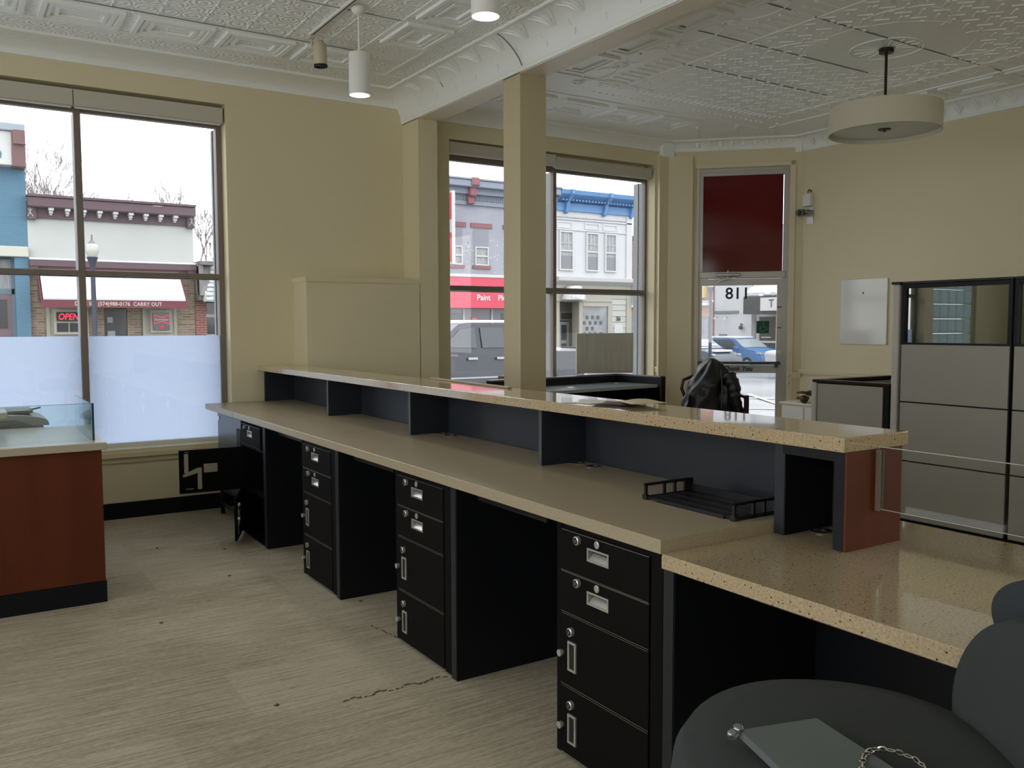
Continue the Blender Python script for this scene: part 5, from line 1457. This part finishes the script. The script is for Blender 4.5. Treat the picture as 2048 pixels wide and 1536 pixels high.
def tree(x, y, h, seed, label, spread=.55):
    random.seed(seed)
    B = MB()
    def br(p, d, ln, r, lv):
        q = p + d*ln*.5 + Vector((random.uniform(-.06,.06),random.uniform(-.06,.06),0))*ln
        e = p + d*ln
        B.tube([p, q, e], [max(.011,r), max(.010,r*.82), max(.009,r*.62)], 5 if lv < 3 else 4, cap=False)
        if lv >= 7 or ln < .18: return
        for k in range(3 if lv < 4 else 2):
            a = random.uniform(0, 2*PI); s = random.uniform(.25, spread)
            nd = (d + Vector((math.cos(a)*s, math.sin(a)*s, .18))).normalized()
            br(e if k else q.lerp(e, random.uniform(.3,1)), nd, ln*random.uniform(.62,.84), r*.6, lv+1)
    br(Vector((0,0,-.3)), Vector((0,0,1)), h*.27, h*.013, 0)
    o = B.build('bare_tree', M_bark); o.location = (x, y, 0)
    return tag(o, label, 'tree', 'bare winter trees')
tree(2.70, 43, 9.3, 3, 'bare tree with fine twigs behind the blue building edge', .5)
tree(4.75, 49, 11.0, 8, 'bare tree behind the left end of the plum cornice')
tree(7.3, 56, 11.6, 12, 'bare tree showing above the plum cornice beside the window mullion')
tree(10.4, 42, 8.6, 15, 'bare tree behind the green shingled roof')

# vehicles ---------------------------------------------------------------------------
M_tyre = mat('tyre', (0.02,0.02,0.022), .8); M_hub = mat('wheel_hub', (0.55,0.57,0.60), .35, metal=.6)
M_carglass = mat('car_glass', (0.085,0.10,0.12), .1)
def vehicle(name, label, cat, loc, rz, L, W, side, glass, col, wheels, wr, snow=None, extras=None):
    """side: body outline (x along length, z); glass: list of side window outlines; both sides built symmetrically"""
    t = thing(name, label, cat, loc, rz)
    zmax = max(z for _, z in side)
    belt = .55*zmax
    def wd(z): return W/2*(1.0 if z < belt else 1.0-.22*((z-belt)/(zmax-belt)))
    n = len(side)
    B = MB()
    Lv = [B._v((x, wd(z), z)) for x, z in side]; Rv = [B._v((x, -wd(z), z)) for x, z in side]
    B.face(Lv); B.face(list(reversed(Rv)))
    for i in range(n): B.face([Lv[i], Lv[(i+1)%n], Rv[(i+1)%n], Rv[i]])
    bmesh.ops.bevel(B.bm, geom=list(B.bm.edges), offset=.035, segments=2, affect='EDGES')
    body = B.build('body', col, t, True, 50)
    for gset in glass:
        for s in (1, -1):
            B = MB(); B.poly([(x, s*(wd(z)+.03), z) for x, z in gset]); B.build('side_window', M_carglass, t, recalc=False)
    for wx in wheels:
        for s in (1, -1):
            c = (wx, s*(W/2-.09), wr)
            B = MB(); B.lathe([(wr*.62,-.10),(wr*.95,-.10),(wr,-.06),(wr,.06),(wr*.95,.10),(wr*.62,.10)], c, 24, 'Y'); w = B.build('wheel', M_tyre, t, True)
            B = MB(); B.lathe([(wr*.63,.08*s),(wr*.5,.10*s),(wr*.15,.085*s),(0,.10*s)], c, 24, 'Y'); B.build('hub', M_hub, w, True)
    if snow:
        for (xa, xb, z0, wf) in snow:
            B = MB(); B.box(xa, -W/2*wf, z0-.02, xb, W/2*wf, z0+.07, .03, 2); B.build('snow_cover', M_snow, t, True)
    if extras: extras(t, W)
    return t
truck_side = [(2.75,.48),(2.75,1.05),(2.70,1.14),(1.42,1.16),(1.36,1.20),(1.20,1.74),(1.05,1.80),(-.35,1.80),(-.55,1.75),(-1.15,1.26),(-2.45,1.12),(-2.72,.98),(-2.75,.48)]
def tr_ex(t, W):
    B = MB(); B.box(2.72,-W/2+.05,.48,2.86,W/2-.05,.64,.03,2); B.build('bumper', M_hub, t)
    B = MB(); B.tube([(2.62,-W/2+.05,1.10),(2.62,-W/2+.05,1.22),(2.1,-W/2+.05,1.24)], .025, 6); B.tube([(2.62,W/2-.05,1.10),(2.62,W/2-.05,1.22),(2.1,W/2-.05,1.24)], .025, 6); B.build('bed_rail', M_hole, t)
    for s in (-1,1):
        B = MB(); B.box(.32,s*(W/2+.004)-.012,1.0,.58,s*(W/2+.004)+.012,1.055,.008,1); B.box(-.40,s*(W/2+.004)-.012,1.0,-.16,s*(W/2+.004)+.012,1.055,.008,1); B.build('door_handle', M_hub, t)
        B = MB(); B.box(-1.3,s*(W/2)-.015,.60,1.0,s*(W/2)+.015,.635,.005,1); B.build('trim_strip', M_hub, t)
        B = MB(); B.box(-1.55,s*(W/2)-.03,.40,1.1,s*(W/2)+.07,.45,.01,1); B.build('running_board', M_hub, t)
    for y0 in (-.55,):
        B = MB(); B.box(.3,-W/2*.77,1.79,.34,W/2*.77,1.80); B.build('roof_seam', M_hub, t)
TX, TY = 9.70, 17.1
vehicle('pickup_truck', 'dark grey pickup truck with a snowy roof driving past the middle window', 'truck', (TX, TY, gz(TX,TY)), 0, 5.5, 1.9, truck_side,
        [[(-.98,1.28),(-.52,1.66),(-.16,1.70),(-.16,1.26)], [(-.02,1.26),(-.02,1.70),(.56,1.70),(.56,1.26)], [(.70,1.26),(.70,1.70),(1.0,1.68),(1.10,1.26)]], mat('dark_grey_car_paint', (0.06,0.068,0.085), .3), (-1.75,1.65), .38,
        [(-.45,1.15,1.79,.74),(-2.6,-1.2,1.13,.85),(1.5,2.6,1.14,.9),(-1.1,-1.0,1.2,.9)], tr_ex)
sedan = [(-2.15,.30),(-2.2,.62),(-2.1,.86),(-1.75,.98),(-1.25,1.36),(-.75,1.48),(.05,1.48),(.45,1.42),(1.10,1.02),(1.75,.90),(2.12,.72),(2.18,.50),(2.1,.28)]
def sd_ex(t, W):
    for s in (-1,1):
        B = MB(); B.box(.70,s*(W/2+.10)-.08,.98,.86,s*(W/2+.10)+.08,1.10,.03,2); B.build('wing_mirror', t.children[0].data.materials[0] if t.children else M_hub, t)
        B = MB(); B.box(1.8,s*(W/2-.12)-.10,.74,2.1,s*(W/2-.12)+.10,.84,.03,2); B.build('headlamp', M_hub, t)
    B = MB(); B.poly([(.47,-W/2*.80,1.405),(.47,W/2*.80,1.405),(1.06,W/2*.93,1.05),(1.06,-W/2*.93,1.05)]); o = B.build('windscreen', mat('pale_windscreen', (0.36,0.42,0.46), .12), t); o.location = (.012,0,.012)
vehicle('car', 'blue hatchback with a snowy roof parked beyond the corner door', 'car', (31.0, 28.55, gz(31,29)), -PI/2, 4.3, 1.75, sedan,
        [[(-1.45,1.0),(-1.12,1.34),(-.45,1.40),(-.45,1.0)],[(-.38,1.0),(-.38,1.40),(.25,1.40),(.75,1.02)]], mat('blue_car_paint', (0.10,0.24,0.50), .3), (-1.35,1.35), .32,
        [(-1.2,.35,1.47,.72)], sd_ex)
vehicle('car', 'grey car with snow patches parked in front of the blue hatchback', 'car', (27.6, 28.1, gz(28,28)), -PI/2, 4.3, 1.75, sedan,
        [[(-1.45,1.0),(-1.12,1.34),(-.45,1.40),(-.45,1.0)],[(-.38,1.0),(-.38,1.40),(.25,1.40),(.75,1.02)]], mat('slate_car_paint', (0.16,0.19,0.22), .35), (-1.35,1.35), .32,
        [(.55,.95,1.16,.7),(1.3,1.9,.93,.6)], sd_ex)
pk_side = [(-2.7,.50),(-2.75,.95),(-2.6,1.02),(-1.6,1.10),(-1.15,1.72),(.4,1.74),(.55,1.12),(2.7,1.12),(2.75,.50)]
def pk_ex(t, W):
    for s in (-1,1):
        B = MB(); B.box(2.70,s*(W/2-.09)-.10,.66,2.79,s*(W/2-.09)+.10,1.06,.03,2); B.build('tail_lamp', mat('red_tail_lamp', (0.55,0.02,0.05), .3), t)
    B = MB(); B.box(2.72,-W/2+.1,.36,2.88,W/2-.1,.52,.03,2); B.build('bumper', M_hole, t)
    B = MB(); B.tube([(2.8,0,.36),(3.05,0,.34),(3.10,0,.42)], .035, 8); B.build('tow_hitch', M_hole, t)
vehicle('pickup_truck', 'white pickup truck, only its tail end showing at the right of the door glass', 'truck', (28.5, 20.95, gz(26,20)), PI-.5, 5.4, 1.95, [(-x, z) for x, z in pk_side],
        [[(.75,1.18),(.75,1.62),(-.3,1.64),(-.3,1.18)]], mat('white_car_paint', (0.75,0.76,0.77), .35), (-1.75,1.65), .40, [(-2.6,-.7,1.12,.85)], None)
# ------------------------------------------------------------------ world, camera, render look
w = bpy.data.worlds.new('overcast_sky'); SC.world = w; w.use_nodes = True
nt = w.node_tree; N = nt.nodes; L = nt.links
bg = N['Background']; bg.inputs[0].default_value = (0.955, 0.975, 1.0, 1); bg.inputs[1].default_value = SKY
def portal(name, loc, rot, sx, sy):
    l = bpy.data.lights.new(name, 'AREA'); l.shape = 'RECTANGLE'; l.size = sx; l.size_y = sy; l.cycles.is_portal = True
    o = bpy.data.objects.new(name, l); COL.objects.link(o); o.location = loc; o.rotation_euler = rot
portal('window_portal', ((W1[0]+W1[1])/2, YN+.26, (W1[2]+W1[3])/2), (-PI/2,0,0), W1[1]-W1[0], W1[3]-W1[2])
portal('window_portal', ((W2[0]+W2[1])/2, YN+.26, (W2[2]+W2[3])/2), (-PI/2,0,0), W2[1]-W2[0], W2[3]-W2[2])

F, YAW, PITCH, ROLL, H = 1741.5, 32.805, -3.846, -0.153, 1.6
ya, pi_, ro = map(math.radians, (YAW, PITCH, ROLL))
fh = Vector((math.sin(ya), math.cos(ya), 0)); r0 = Vector((math.cos(ya), -math.sin(ya), 0))
f = fh*math.cos(pi_) + Vector((0,0,math.sin(pi_))); u0 = r0.cross(f)
r2 = r0*math.cos(ro) + u0*math.sin(ro); u2 = -r0*math.sin(ro) + u0*math.cos(ro)
cd = bpy.data.cameras.new('camera'); cd.sensor_width = 36; cd.lens = F*36/2048; cd.clip_start = .05; cd.clip_end = 500
co = bpy.data.objects.new('camera', cd); COL.objects.link(co)
m = Matrix((r2, u2, -f)).transposed().to_4x4(); m.translation = Vector((0,0,H))
co.matrix_world = m
SC.camera = co
SC.view_settings.view_transform = 'Standard'; SC.view_settings.look = 'None'
SC.view_settings.exposure = EXPO; SC.view_settings.gamma = 1.0; SC.view_settings.use_curve_mapping = False
SC.cycles.max_bounces = 14; SC.cycles.diffuse_bounces = 8; SC.cycles.transparent_max_bounces = 24; SC.cycles.glossy_bounces = 5
SC.cycles.sample_clamp_indirect = 6.0; SC.cycles.caustics_reflective = False
